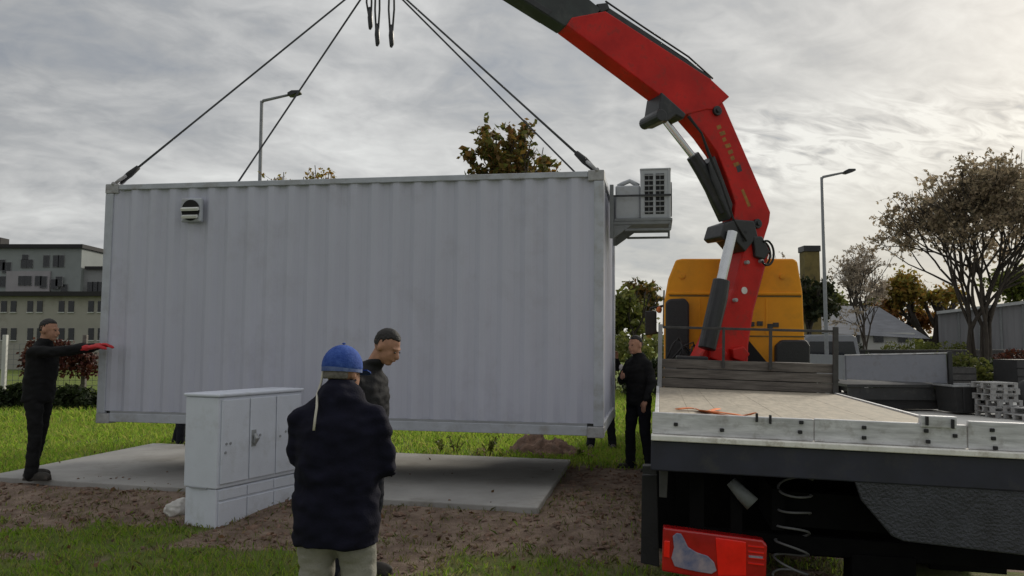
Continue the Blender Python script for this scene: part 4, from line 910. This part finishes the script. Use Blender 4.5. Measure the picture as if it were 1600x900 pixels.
# far wood closing the horizon
R = random.Random(99); pts = []
for i in range(15000):
    x = R.uniform(-150, 150); h = 3.0 + 1.3 * noise.noise(Vector((x * .09, 3, 1))) + .8 * noise.noise(Vector((x * .31, 7, 1))); pts.append((x, 100 + R.uniform(-3, 3), h * R.random() ** .7))
tag(leaves_mesh('distant_wood', M['leafolive'], pts, .5, None, 99, (0, 0, 0)), 'low olive wood closing the far horizon', 'wood', kind='stuff')

# ------------------------------------------------------------------ lamp posts
def lamp(label, px_base, px_top, py_top, px_head, py_head, y):
    top = P(px_top, py_top, y); he = P(px_head, py_head, y); b = Vector((P(px_base, 540, y).x, y, 0)); b.x = top.x
    t = thing('street_lamp', label, 'street lamp', b, group='street lamps'); mb = MB(b); mb.tube([b + Vector((0, 0, -.1)), b + Vector((0, 0, 1.2)), b + Vector((0, 0, 1.25)), top], [.09, .085, .06, .045], 12); mb.build('pole', M['darkgalv'], t, smooth=True)
    d = (he - top); mb = MB(b); mb.tube([top - Vector((0, 0, .06)), top + d * .04, top + d * .7], [.045, .04, .032], 10); mb.build('arm', M['darkgalv'], t, smooth=True)
    mb = MB(b); u = d.normalized(); n_ = Vector((-u.z, 0, u.x))
    mb.prism([top + d * .68 - n_ * .03 + Vector((0, -.11, 0)), top + d * .76 - n_ * .06 + Vector((0, -.13, 0)), top + d * 1.0 - n_ * .03 + Vector((0, -.12, 0)), top + d * 1.0 + n_ * .03 + Vector((0, -.12, 0)), top + d * .8 + n_ * .07 + Vector((0, -.13, 0)), top + d * .68 + n_ * .04 + Vector((0, -.11, 0))], (0, .26, 0)); h = mb.build('lamp_head', M['crblack'], t, bevel=.02)
    return t
lamp('grey street lamp rising behind the left half of the container', 408, 409, 158, 470, 144, 21)
lamp('grey street lamp standing behind the trailer, right of the cab', 1286, 1284, 277, 1335, 266, 24)

# ------------------------------------------------------------------ left building
def win(parent, mb_off, p, w, h, name='window', glass='glass'):
    mb = MB(mb_off); mb.box(p, (w, .14, h)); f = mb.build(name, M['greywall'], parent); mb = MB(mb_off); mb.box(p + Vector((-w * .24, -.075, 0)), (w * .45, .02, h * .94)); mb.box(p + Vector((w * .24, -.075, 0)), (w * .45, .02, h * .94)); mb.build('pane', M[glass], f)
BY = 58.0
bl = P(-260, 540, BY); br = P(330, 540, BY); bo = Vector(((bl.x + br.x) / 2, BY, 0))
b1 = thing('apartment_building', 'sandy low block with black eave and paired windows at the left edge', 'building', bo, group='buildings beyond the left fence')
zc = P(0, 462, BY).z
mb = MB(bo); mb.span((bl.x, BY, 0), (br.x, BY + 10, zc - .05)); mb.build('wall', M['creamwall'], b1)
mb = MB(bo); mb.span((bl.x - .3, BY - .5, zc - .05), (br.x + .3, BY + 10.3, zc + .28)); mb.build('roof', M['eave'], b1)
for base in (-130, -80, -30, 14, 55, 104, 150, 200, 250):
    for dx in (-7.5, 7.5):
        p = P(base + dx, 479, BY); p.y = BY; mb = MB(bo); mb.box(p, (.40, .1, .80)); f_ = mb.build('window', M['glass'], b1); mb = MB(bo); mb.box(p + Vector((0, -.03, -.43)), (.48, .14, .06)); mb.build('sill', M['frame'], f_)
        p = P(base + dx, 522, BY); p.y = BY; mb = MB(bo); mb.box(p, (.40, .1, .85)); f_ = mb.build('window', M['glass'], b1); mb = MB(bo); mb.box(p + Vector((0, -.03, -.47)), (.48, .14, .06)); mb.build('sill', M['frame'], f_)
BY2 = 72.0
bl = P(-260, 540, BY2); bm_ = P(122, 540, BY2); br = P(330, 540, BY2); bo = Vector(((bl.x + br.x) / 2, BY2, 0))
b2 = thing('apartment_building', 'taller grey block with stepped flat roof rising behind the sandy one', 'building', bo, group='buildings beyond the left fence')
z1, z2 = P(0, 388, BY2).z, P(0, 420, BY2).z
mb = MB(bo); mb.span((bl.x, BY2, 0), (bm_.x, BY2 + 12, z1)); mb.build('wall', M['greenwall'], b2)
mb = MB(bo); mb.span((bm_.x, BY2 + .5, 0), (br.x, BY2 + 12, z2)); mb.build('wall', M['greywall'], b2)
xm0, xm1 = P(32, 0, BY2).x, P(98, 0, BY2).x
mb = MB(bo); mb.span((xm0, BY2 - .25, 0), (xm1, BY2 - .02, P(0, 424, BY2).z)); mb.build('bay', M['mauvewall'], b2)
mb = MB(bo); mb.span((bl.x - .3, BY2 - .3, z1), (bm_.x + .2, BY2 + 12.3, z1 + .35)); mb.span((bm_.x + .21, BY2 + .2, z2), (br.x + .3, BY2 + 12.3, z2 + .25)); mb.build('roof', M['eave'], b2)
mb = MB(bo); a = P(2, 372, BY2 + 2); mb.span((a.x - .8, BY2 + 1.5, z1 + .35), (a.x + .25, BY2 + 2.8, z1 + 1.2)); mb.build('chimney', M['eave'], b2)
for px, py, w, h in ((2, 414, .7, 1.0), (11, 418, .7, 1.0), (38, 412, .5, .8), (47, 412, .5, .8), (40, 402, .5, .5), (73, 408, .5, 1.1), (88, 408, .5, 1.1), (96, 408, .5, 1.1), (37, 439, .55, .9), (47, 439, .55, .9), (63, 439, .55, .9), (71, 441, .55, 1.1), (88, 444, .55, .9), (95, 440, .55, .9), (101, 450, .55, .7), (137, 448, .5, 1.0), (145, 448, .5, 1.0), (153, 448, .5, 1.0), (-20, 414, .7, 1), (-40, 440, .7, 1), (4, 440, .6, 1.0), (16, 440, .6, 1.0)):
    p = P(px, py, BY2); p.y = BY2 + (.5 if px > 122 else -.25 if (32 < px < 98 and py > 424) else 0); win(b2, bo, p, w * 1.15, h)
p0 = P(132, 420, 86); t = thing('building', 'pale yellow gabled house top peeping over the lower grey roof', 'building', (p0.x, 86, 0), group='buildings beyond the left fence')
zt, zb2 = P(132, 396, 86).z, p0.z; off = Vector((p0.x, 86, 0))
mb = MB(off); mb.prism([Vector((p0.x - 1.0, 86, 0)), Vector((p0.x + 1.0, 86, 0)), Vector((p0.x + 1.0, 86, zb2 + .8)), Vector((p0.x + .1, 86, zt)), Vector((p0.x - .5, 86, zt - .1)), Vector((p0.x - 1.0, 86, zb2 + .8))], (0, 5, 0)); mb.build('wall', M['yellwall'], t)
mb = MB(off); mb.span((p0.x - .35, 86.5, zt - .1), (p0.x + .05, 87, zt + .35)); mb.build('chimney', M['greywall'], t)

# mesh fence along the left lawn
fa, fb_ = P(-120, 540, 22.6), P(330, 540, 22.6)
fo = Vector((fa.x, 22.6, 0)); fen = thing('wire_fence', 'thin wire mesh fence with pale posts along the left lawn', 'fence', fo)
mb = MB(fo); L = fb_.x - fa.x
for i in range(int(L / .16)): x = fa.x + i * .16; mb.tube([(x, 22.6, .1), (x, 22.6, 1.75)], .006, 4)
for i in range(12): mb.tube([(fa.x, 22.6, .15 + i * .145), (fb_.x, 22.6, .15 + i * .145)], .006, 4)
mb.build('mesh', M['darkgalv'], fen)
for px, mm in ((8, 'palewall'), (133, 'oldwood'), (-80, 'palewall'), (230, 'palewall')):
    p = P(px, 540, 22.5); mb = MB(fo); mb.box((p.x, 22.5, 1.0), (.11, .11, 2.0)); mb.build('post', M[mm], fen, bevel=.01)

# ------------------------------------------------------------------ right background
def at(px, py, y): p = P(px, py, y); p.y = y; return p
ho = Vector((at(1375, 540, 46).x, 46, 0)); hs = thing('house', 'pale low house with wide grey tiled roof behind the twin trunk tree', 'house', ho)
x0, x1 = at(1290, 540, 46).x, at(1446, 540, 46).x; ze, zr = at(0, 520, 46).z, at(0, 474, 46).z
mb = MB(ho); mb.span((x0 + .3, 46, 0), (x1 - .6, 53, ze)); mb.build('wall', M['palewall'], hs)
xr = at(1398, 0, 46).x; xl_ = at(1300, 0, 46).x
mb = MB(ho); mb.add([(x0 - .5, 45.6, ze), (x1 + .1, 45.6, ze - .35), (xr, 49.5, zr), (xl_, 49.5, zr + .05), (x0 - .5, 53.4, ze), (x1 + .1, 53.4, ze - .35)], [(0, 1, 2, 3), (5, 4, 3, 2), (1, 5, 2), (4, 0, 3), (0, 4, 5, 1)]); mb.build('roof', M['roof'], hs)
for px in (1335, 1372, 1410): win(hs, ho, at(px, 528, 46) + Vector((0, -.02, -.05)), .55, .42)
so = Vector((at(1560, 540, 44).x, 44, 0)); sh_ = thing('metal_hall', 'long grey sheet metal hall with rising roofline at the right edge', 'building', so)
x0, x1 = at(1476, 0, 44).x, at(1720, 0, 40).x
mb = MB(so); p = [Vector((x0, 46, 0)), Vector((x1, 38, 0)), Vector((x1, 38, at(0, 452, 38).z)), Vector((x0, 46, at(0, 491, 46).z))]
mb.prism(p, (5, 9, 0)); mb.build('wall', M['shed'], sh_)
mb = MB(so); mb.prism([p[3] + Vector((-.2, -.25, .0)), p[2] + Vector((0, -.25, .0)), p[2] + Vector((0, -.25, .16)), p[3] + Vector((-.2, -.25, .16))], (5.2, 9.5, 0)); mb.build('roof', M['galv'], sh_)
mb = MB(so)
for i in range(1, 9): q = p[0].lerp(p[1], i / 9); zt = p[3].lerp(p[2], i / 9).z; mb.box((q.x, q.y - .06, zt / 2), (.09, .09, zt - .05))
mb.build('pilasters', M['darkgalv'], sh_)
ch = Vector((at(1254, 0, 33).x, 33, 0)); t = thing('chimney', 'square ochre chimney stack with dark cap right of the cab roof', 'chimney', ch)
zt = at(0, 385, 33).z; mb = MB(ch); mb.box((ch.x, 33, (zt - .25) / 2), (.62, .62, zt - .25)); mb.build('shaft', M['tan'], t, bevel=.02); mb = MB(ch); mb.box((ch.x, 33, zt - .125), (.70, .70, .245)); mb.build('chimney_cap', M['crblack'], t, bevel=.02)
# dark boundary wall
w0, w1 = at(1290, 0, 34), at(1760, 0, 34); wo = Vector((w0.x, 34, 0)); mb = MB(wo); mb.span((w0.x, 34, 0), (w1.x, 34.2, 1.45)); mb.span((w0.x, 33.95, 1.452), (w1.x, 34.25, 1.53)); o = mb.build('boundary_wall', M['rust']); o.location = wo; tag(o, 'long dark boundary wall at the back of the concrete yard', 'wall')
# parked van
vo = at(1284, 0, 27); vo.z = .02
van = thing('parked_van', 'silver van parked behind the headboard, right of the yellow cab', 'van', vo)
mb = MB(); pr = [(-1.0, .35), (1.0, .35), (1.0, 1.15), (.86, 1.95), (.70, 2.05), (-.70, 2.05), (-.86, 1.95), (-1.0, 1.15)]
mb.prism([Vector((x, 0, z)) for x, z in pr], (0, 4.6, 0)); mb.build('body', M['van'], van, bevel=.05, seg=3)
mb = MB(); mb.prism([Vector((x, -.012, z)) for x, z in ((-.86, 1.2), (.86, 1.2), (.74, 1.82), (-.74, 1.82))], (0, .02, 0)); mb.build('windscreen', M['glass'], van)
mb = MB(); mb.span((-.98, -.08, .36), (.98, -.005, .68)); mb.build('bumper', M['plastic'], van, bevel=.03)
mb = MB(); mb.span((-.42, -.03, .78), (.42, -.005, .98)); mb.build('grille', M['plastic'], van, bevel=.02)
for s in (-1, 1):
    mb = MB(); mb.ell((s * .76, -.01, .88), (.16, .05, .11)); mb.build('headlight', M['slat'], van, smooth=True)
    for yy in (.9, 3.7):
        mb = MB(); mb.tube([(s * .80, yy, .33), (s * 1.01, yy, .33)], .33, 24); w_ = mb.build('wheel', M['rubber'], van, bevel=.03); mb = MB(); mb.tube([(s * 1.0, yy, .33), (s * 1.02, yy, .33)], .19, 18); mb.build('rim', M['galv'], w_)
    mb = MB(); mb.box((s * 1.13, .55, 1.28), (.16, .1, .2)); mb.build('mirror', M['plastic'], van, bevel=.03)
# flat trailer with board sides
to = at(1382, 0, 20.5); to.z = .02; tr = thing('flat_trailer', 'blue grey board sided trailer standing beyond the truck deck', 'trailer', to, (0, 0, math.radians(-6)))
mb = MB(); mb.prism([Vector((-1.25, -.02, .82)), Vector((1.2, -.02, .72)), Vector((1.2, -.02, 1.46)), Vector((-1.25, -.02, 1.42))], (0, .05, 0)); mb.build('tailboard', M['trailer'], tr, bevel=.01)
mb = MB(); mb.prism([Vector((-1.27, -.03, 1.424)), Vector((1.22, -.03, 1.484)), Vector((1.22, -.03, 1.51)), Vector((-1.27, -.03, 1.45))], (0, .08, 0)); mb.build('board_edge', M['alu'], tr)
for s in (-1.25, 1.2):
    mb = MB(); mb.span((s - .02, .04, .8), (s + .02, 5.6, 1.43)); mb.build('side_board', M['trailer'], tr)
mb = MB(); mb.span((-1.24, .0, .62), (1.2, 5.6, .69)); mb.build('floor', M['crblack'], tr)
mb = MB(); mb.span((-.9, .05, .45), (-.8, 5.6, .62)); mb.span((.8, .05, .45), (.9, 5.6, .62)); mb.span((-1.2, .06, .3), (1.2, .14, .60)); mb.build('chassis', M['crblack'], tr)
for s in (-1, 1):
    for yy in (2.2, 3.3):
        mb = MB(); mb.tube([(s * .85, yy, .40), (s * 1.12, yy, .40)], .40, 24); w_ = mb.build('wheel', M['rubber'], tr, bevel=.03); mb = MB(); mb.tube([(s * 1.11, yy, .40), (s * 1.13, yy, .40)], .22, 18); mb.build('rim', M['galv'], w_)
mb = MB(); mb.span((-1.22, .16, .06), (1.2, .9, .44)); mb.build('tool_locker', M['rubber'], tr, bevel=.02)
mb = MB(); mb.box((1.27, -.03, .78), (.1, .1, 1.5)); mb.build('corner_post', M['crblack'], tr, bevel=.01)
# black tool bin with pale rim, stack of pallets, tyres, low pallets
bo = at(1493, 0, 19.5); bo.z = .02; t = thing('skip_bin', 'low black bin with pale rim beside the grey pallet stack', 'bin', bo)
mb = MB(); mb.prism([Vector((-.36, 0, .05)), Vector((.36, 0, .05)), Vector((.42, 0, .68)), Vector((-.42, 0, .68))], (0, .9, 0)); mb.build('tub', M['rubber'], t, bevel=.02)
mb = MB(); mb.span((-.46, -.04, .682), (.46, 0.0, .73)); mb.span((-.46, .90, .682), (.46, .94, .73)); mb.span((-.46, .0, .682), (-.42, .9, .73)); mb.span((.42, .0, .682), (.46, .9, .73)); mb.build('rim', M['galv'], t, bevel=.006)
for x in (-.2, .05, .25):
    mb = MB(); mb.span((x - .02, -.02, .10), (x + .02, .03, .66)); mb.build('rib', M['plastic'], t)
def pallet(label, loc, rz, w=.62, d=.8, mm='crate', group=None):
    t = thing('pallet', label, 'pallet', loc, (0, 0, rz), group)
    mb = MB(); n = 5
    for i in range(n): mb.span((-w / 2 + i * w / n + .012, -d / 2, .112), (-w / 2 + (i + 1) * w / n - .012, d / 2, .134))
    mb.build('top_boards', M[mm], t)
    for y in (-d / 2 + .05, 0, d / 2 - .05):
        mb = MB(); mb.span((-w / 2, y - .04, .0), (w / 2, y + .04, .022)); mb.span((-w / 2, y - .04, .09), (w / 2, y + .04, .111))
        for x in (-w / 2 + .05, 0, w / 2 - .05): mb.box((x, y, .056), (.09, .08, .067))
        mb.build('bearer', M[mm], t)
    return t
po = at(1530, 0, 19); ordn = ['lowest', 'second lowest', 'third from the ground', 'middle', 'third from the top', 'second from the top', 'topmost']
for i in range(6):
    pallet('whitish pallet, %s in the tall stack beside the black bin' % ['lowest', 'second from the ground', 'third from the ground', 'fourth from the ground', 'second from the top', 'topmost'][i], (po.x + (.04, -.03, .05, -.02, .03, -.04)[i], 19 + (.02, -.03, .01, .03, -.02, 0)[i], .026 + .137 * i), (.1, -.08, .16, .02, -.12, .07)[i], group='whitish pallets in the yard')
for i, (px, zz) in enumerate(((1575, 0), (1612, 0), (1590, 1))):
    p = at(px, 0, 18.2); pallet(['low whitish pallet right of the tall pallet stack', 'whitish pallet on the ground at the right frame edge', 'whitish pallet lying upon two others at the right edge'][i], (p.x, 18.2, .026 + .137 * zz), .2 * i, group='whitish pallets in the yard')
def tyre(label, loc, rot, R=.42, w=.26):
    t = thing('tyre', label, 'tyre', loc, rot, 'old tyres in the yard'); mb = MB(); pr = [(.55 * R, .32 * w), (.7 * R, .5 * w), (.92 * R, .48 * w), (R, .3 * w), (R, -.3 * w), (.92 * R, -.48 * w), (.7 * R, -.5 * w), (.55 * R, -.32 * w)]; k = len(pr); nn = 32
    for j in range(nn):
        q = 2 * math.pi * j / nn
        for r, x in pr: mb.v.append(Vector((r * math.cos(q), r * math.sin(q), x)))
    for j in range(nn):
        for i in range(k): mb.f.append([j * k + i, j * k + (i + 1) % k, ((j + 1) % nn) * k + (i + 1) % k, ((j + 1) % nn) * k + i])
    mb.build('tread', M['rubber'], t, smooth=True); mb = MB(); mb.tube([(0, 0, -.2 * w), (0, 0, .2 * w)], .56 * R, 20); mb.build('rim', M['rust'], t)
p = at(1583, 0, 20.2); tyre('old black tyre standing upright right of the pallet stack', (p.x, 20.2, .44), (math.radians(82), 0, math.radians(12)))
p = at(1622, 0, 20.4); tyre('old black tyre lying at the right frame edge', (p.x, 20.4, .16), (0, 0, 0))
p = at(1604, 0, 20.8); tyre('old black tyre leaning behind the upright one at the frame edge', (p.x, 20.9, .46), (math.radians(74), 0, math.radians(-20)), .46)

for i, (px, y, w, h, mm, l) in enumerate(((1478, 25, .9, 1.0, 'rust', 'dark wooden crate between the trailer and the olive scrub'), (1590, 24, 1.1, 1.25, 'plastic', 'tall black crate at the back of the yard, right of the tyres'), (1560, 25.5, .8, .8, 'oldwood', 'brown slatted crate behind the tall pallet stack'))):
    q_ = at(px, 0, y); t = thing('crate', l, 'crate', (q_.x, y, .026), (0, 0, .15 * i - .1)); 
    for k_ in range(5): mb = MB(); mb.span((-w / 2, -.02, k_ * h / 5 + .01), (w / 2, .01, (k_ + 1) * h / 5 - .02)); mb.build('slat', M[mm], t)
    mb = MB(); mb.span((-w / 2, .012, 0), (w / 2, w, h)); mb.build('crate_body', M['rubber'], t)
# ------------------------------------------------------------------ soil heap, weeds, grass, clods, leaves
hp_ = G(850, 716, .10); mb = MB(); nn = 40; vs = []
R = random.Random(5)
for i in range(nn):
    for j in range(nn):
        x, y = -1 + 2 * i / (nn - 1), -1 + 2 * j / (nn - 1); r = math.hypot(x, y)
        h = max(0, 1 - r ** 1.7) * (.28 + .22 * noise.noise(Vector((x * 2.6, y * 2.6, 7)))) + (.06 * noise.noise(Vector((x * 7, y * 7, 2))) + .035 * noise.noise(Vector((x * 20, y * 20, 2)))) * (r < 1) - .05 * (r >= .97)
        mb.v.append(Vector((x * .56 - .10 * y, y * .5, h)))
mb.f = [[j * nn + i, j * nn + i + 1, (j + 1) * nn + i + 1, (j + 1) * nn + i] for j in range(nn - 1) for i in range(nn - 1)]
o = mb.build('soil_heap', M['soilm'], smooth=True); o.location = (hp_.x, hp_.y + .42, .09); tag(o, 'small heap of reddish soil on the grass behind the pad', 'soil heap')

def blades(name, n, area, dens, hgt, mt, seed, lean=.5, width=.0045, kind='stuff'):
    r = np.random.default_rng(seed); x0, x1, y0, y1 = area; pts = []
    xs = r.uniform(x0, x1, n); ys = r.uniform(y0, y1, n); rd = r.random(n)
    keep = []
    for x, y, q in zip(xs, ys, rd):
        if inpad(x, y, -.015): continue
        if abs(x) / max(y, .1) > .75 and x < 0: continue
        if q < dens(x, y): keep.append((x, y, height(x, y)))
    k = np.array(keep); n = len(k); h = hgt * r.uniform(.45, 1.3, n) * (1 if np.isscalar(hgt) else 1); w = width * r.uniform(.7, 1.4, n); a = r.uniform(0, 6.283, n); l = r.normal(0, lean, (n, 2)) * h[:, None]
    dx, dy = np.cos(a) * w, np.sin(a) * w
    v = np.zeros((n, 5, 3)); v[:, 0] = k - np.c_[dx, dy, np.full(n, .01)]; v[:, 1] = k + np.c_[dx, dy, np.full(n, -.01)]
    mid = k + np.c_[l * .35, h * .6]; v[:, 2] = mid + np.c_[dx, dy, 0 * dx] * .75; v[:, 4] = mid - np.c_[dx, dy, 0 * dx] * .75; v[:, 3] = k + np.c_[l, h * .95]
    me = bpy.data.meshes.new(name); me.vertices.add(5 * n); me.vertices.foreach_set('co', v.reshape(-1)); me.loops.add(5 * n); me.loops.foreach_set('vertex_index', np.arange(5 * n)); me.polygons.add(n); me.polygons.foreach_set('loop_start', np.arange(n) * 5)
    me.update(calc_edges=True); me.validate(); me.materials.append(M[mt]); o = link(bpy.data.objects.new(name, me)); o['kind'] = kind; return o
def d_near(x, y):
    s = soil(x, y); return max(0.015, (1 - s * 1.25)) * (.35 + .65 * sm(-.25, .3, fb(x, y, 1.3, 17) + .4 * fb(x, y, 4, 3)))
tag(blades('lawn_grass', 44000, (-6.5, 2.6, 5.0, 8.6), d_near, .055, 'grass', 1, .6), 'short patchy green grass in front of the soil strip', 'grass')
tag(blades('dry_grass', 38000, (-6, 2.6, 5.0, 9.0), lambda x, y: .22 + .5 * sm(.15, .5, soil(x, y)) * (1 - sm(.6, 1, soil(x, y))), .04, 'drygrass', 2, .9), 'tired straw coloured grass tufts on and around the soil', 'grass')
def d_far(x, y):
    if inpad(x, y, -.02): return 0
    s = soil(x, y) if y < 14 else 0
    u, v = padco(x, y)
    if v < .2 and u < PLEN + .5: return 0
    return (1 - s) * (.5 + .5 * sm(-.3, .3, fb(x, y, .8, 33)))
tag(blades('meadow_grass', 80000, (-11, 2.6, 9.0, 16.5), d_far, .085, 'grass', 3, .55, .007), 'bright green meadow grass behind the concrete pad', 'grass')
tag(blades('distant_grass', 50000, (-19, 6, 16.5, 27), lambda x, y: .9, .14, 'grass', 4, .5, .012), 'green grass far behind the container', 'grass')

# weeds growing at the pad's back edge
def weed(label, px, py, h, seed, n=9):
    p = G(px, py, .11); R = random.Random(seed); t = thing('weed', label, 'plant', p, group='weeds at the back edge of the pad'); mb = MB(p); pts = []
    for i in range(n):
        a = R.uniform(0, 6.28); l = R.uniform(.1, .5) * h; top = p + Vector((math.cos(a) * l, math.sin(a) * l, h * R.uniform(.6, 1.0))); mb.tube([p + Vector((0, 0, -.02)), p.lerp(top, .5) + Vector((0, 0, .05 * h)), top], [.006, .005, .003], 5)
        for k in range(7): q = p.lerp(top, R.uniform(.3, 1)); pts.append((q.x + R.gauss(0, .02), q.y + R.gauss(0, .02), q.z))
    mb.build('stem', M['leafolive'], t); leaves_mesh('leaves', M['leafolive'], pts, .03, t, seed, p, .4)
weed('bushy weed at the pad edge in front of the soil heap', 765, 712, .28, 1, 12); weed('thin weed left of the soil heap', 712, 710, .32, 2, 7); weed('low weed behind the pad, farthest left of the heap', 690, 708, .22, 3, 6); weed('dark weed right of the soil heap near the boots', 905, 716, .15, 4, 7)

def scatter(name, label, n, area, cond, size, m_, seed, flat=.6, leaf=False):
    R = random.Random(seed); mb = MB(); pts = []
    for i in range(n):
        x, y = R.uniform(area[0], area[1]), R.uniform(area[2], area[3])
        if R.random() > cond(x, y): continue
        on = inpad(x, y, -.05)
        if not on and inpad(x, y, .06): continue
        z = PZ if on else height(x, y); s = size * R.uniform(.4, 1.0) ** 1.6 * (1.8 if R.random() < .06 else 1)
        if leaf: pts.append((x, y, z + .012)); continue
        k = len(mb.v); mb.ell((x, y, z + s * .2), (s * R.uniform(.7, 1.3), s * R.uniform(.7, 1.3), s * flat), Euler((R.uniform(-.4, .4), R.uniform(-.4, .4), R.uniform(0, 6))).to_matrix(), 6, 4)
        for v in mb.v[k:]: v += Vector((R.gauss(0, s * .14), R.gauss(0, s * .14), R.gauss(0, s * .1)))
    if leaf: o = leaves_mesh(name, M[m_], pts, size, None, seed, (0, 0, 0), .6)
    else: o = mb.build(name, M[m_], smooth=False)
    return tag(o, label, 'ground cover', kind='stuff')
scatter('soil_clods', 'loose reddish soil clods strewn over the bare strip', 6500, (-7, 2.4, 6.0, 12), lambda x, y: (0 if inpad(x, y) else soil(x, y) ** 2), .026, 'soilm', 3)
scatter('heap_clods', 'loose lumps of red soil strewn around the soil heap', 420, (hp_.x - 1.0, hp_.x + .75, hp_.y + .05, hp_.y + 1.0), lambda x, y: 0 if inpad(x, y) else .9, .05, 'soilm', 19)
scatter('pad_crumbs', 'few soil crumbs lying on the concrete pad', 1100, (-6, .6, 7.5, 12), lambda x, y: 1.0 if inpad(x, y, -.05) and padco(x, y)[1] < .15 + .5 * max(0, fb(x, y, 1.3, 44)) else .02 * inpad(x, y, -.05), .016, 'soilm', 9)
scatter('fallen_leaves', 'brown fallen leaves scattered over grass and soil', 900, (-6.5, 2.4, 5.2, 13), lambda x, y: .6 if not inpad(x, y) else .05, .03, 'deadleaf', 5, leaf=True)
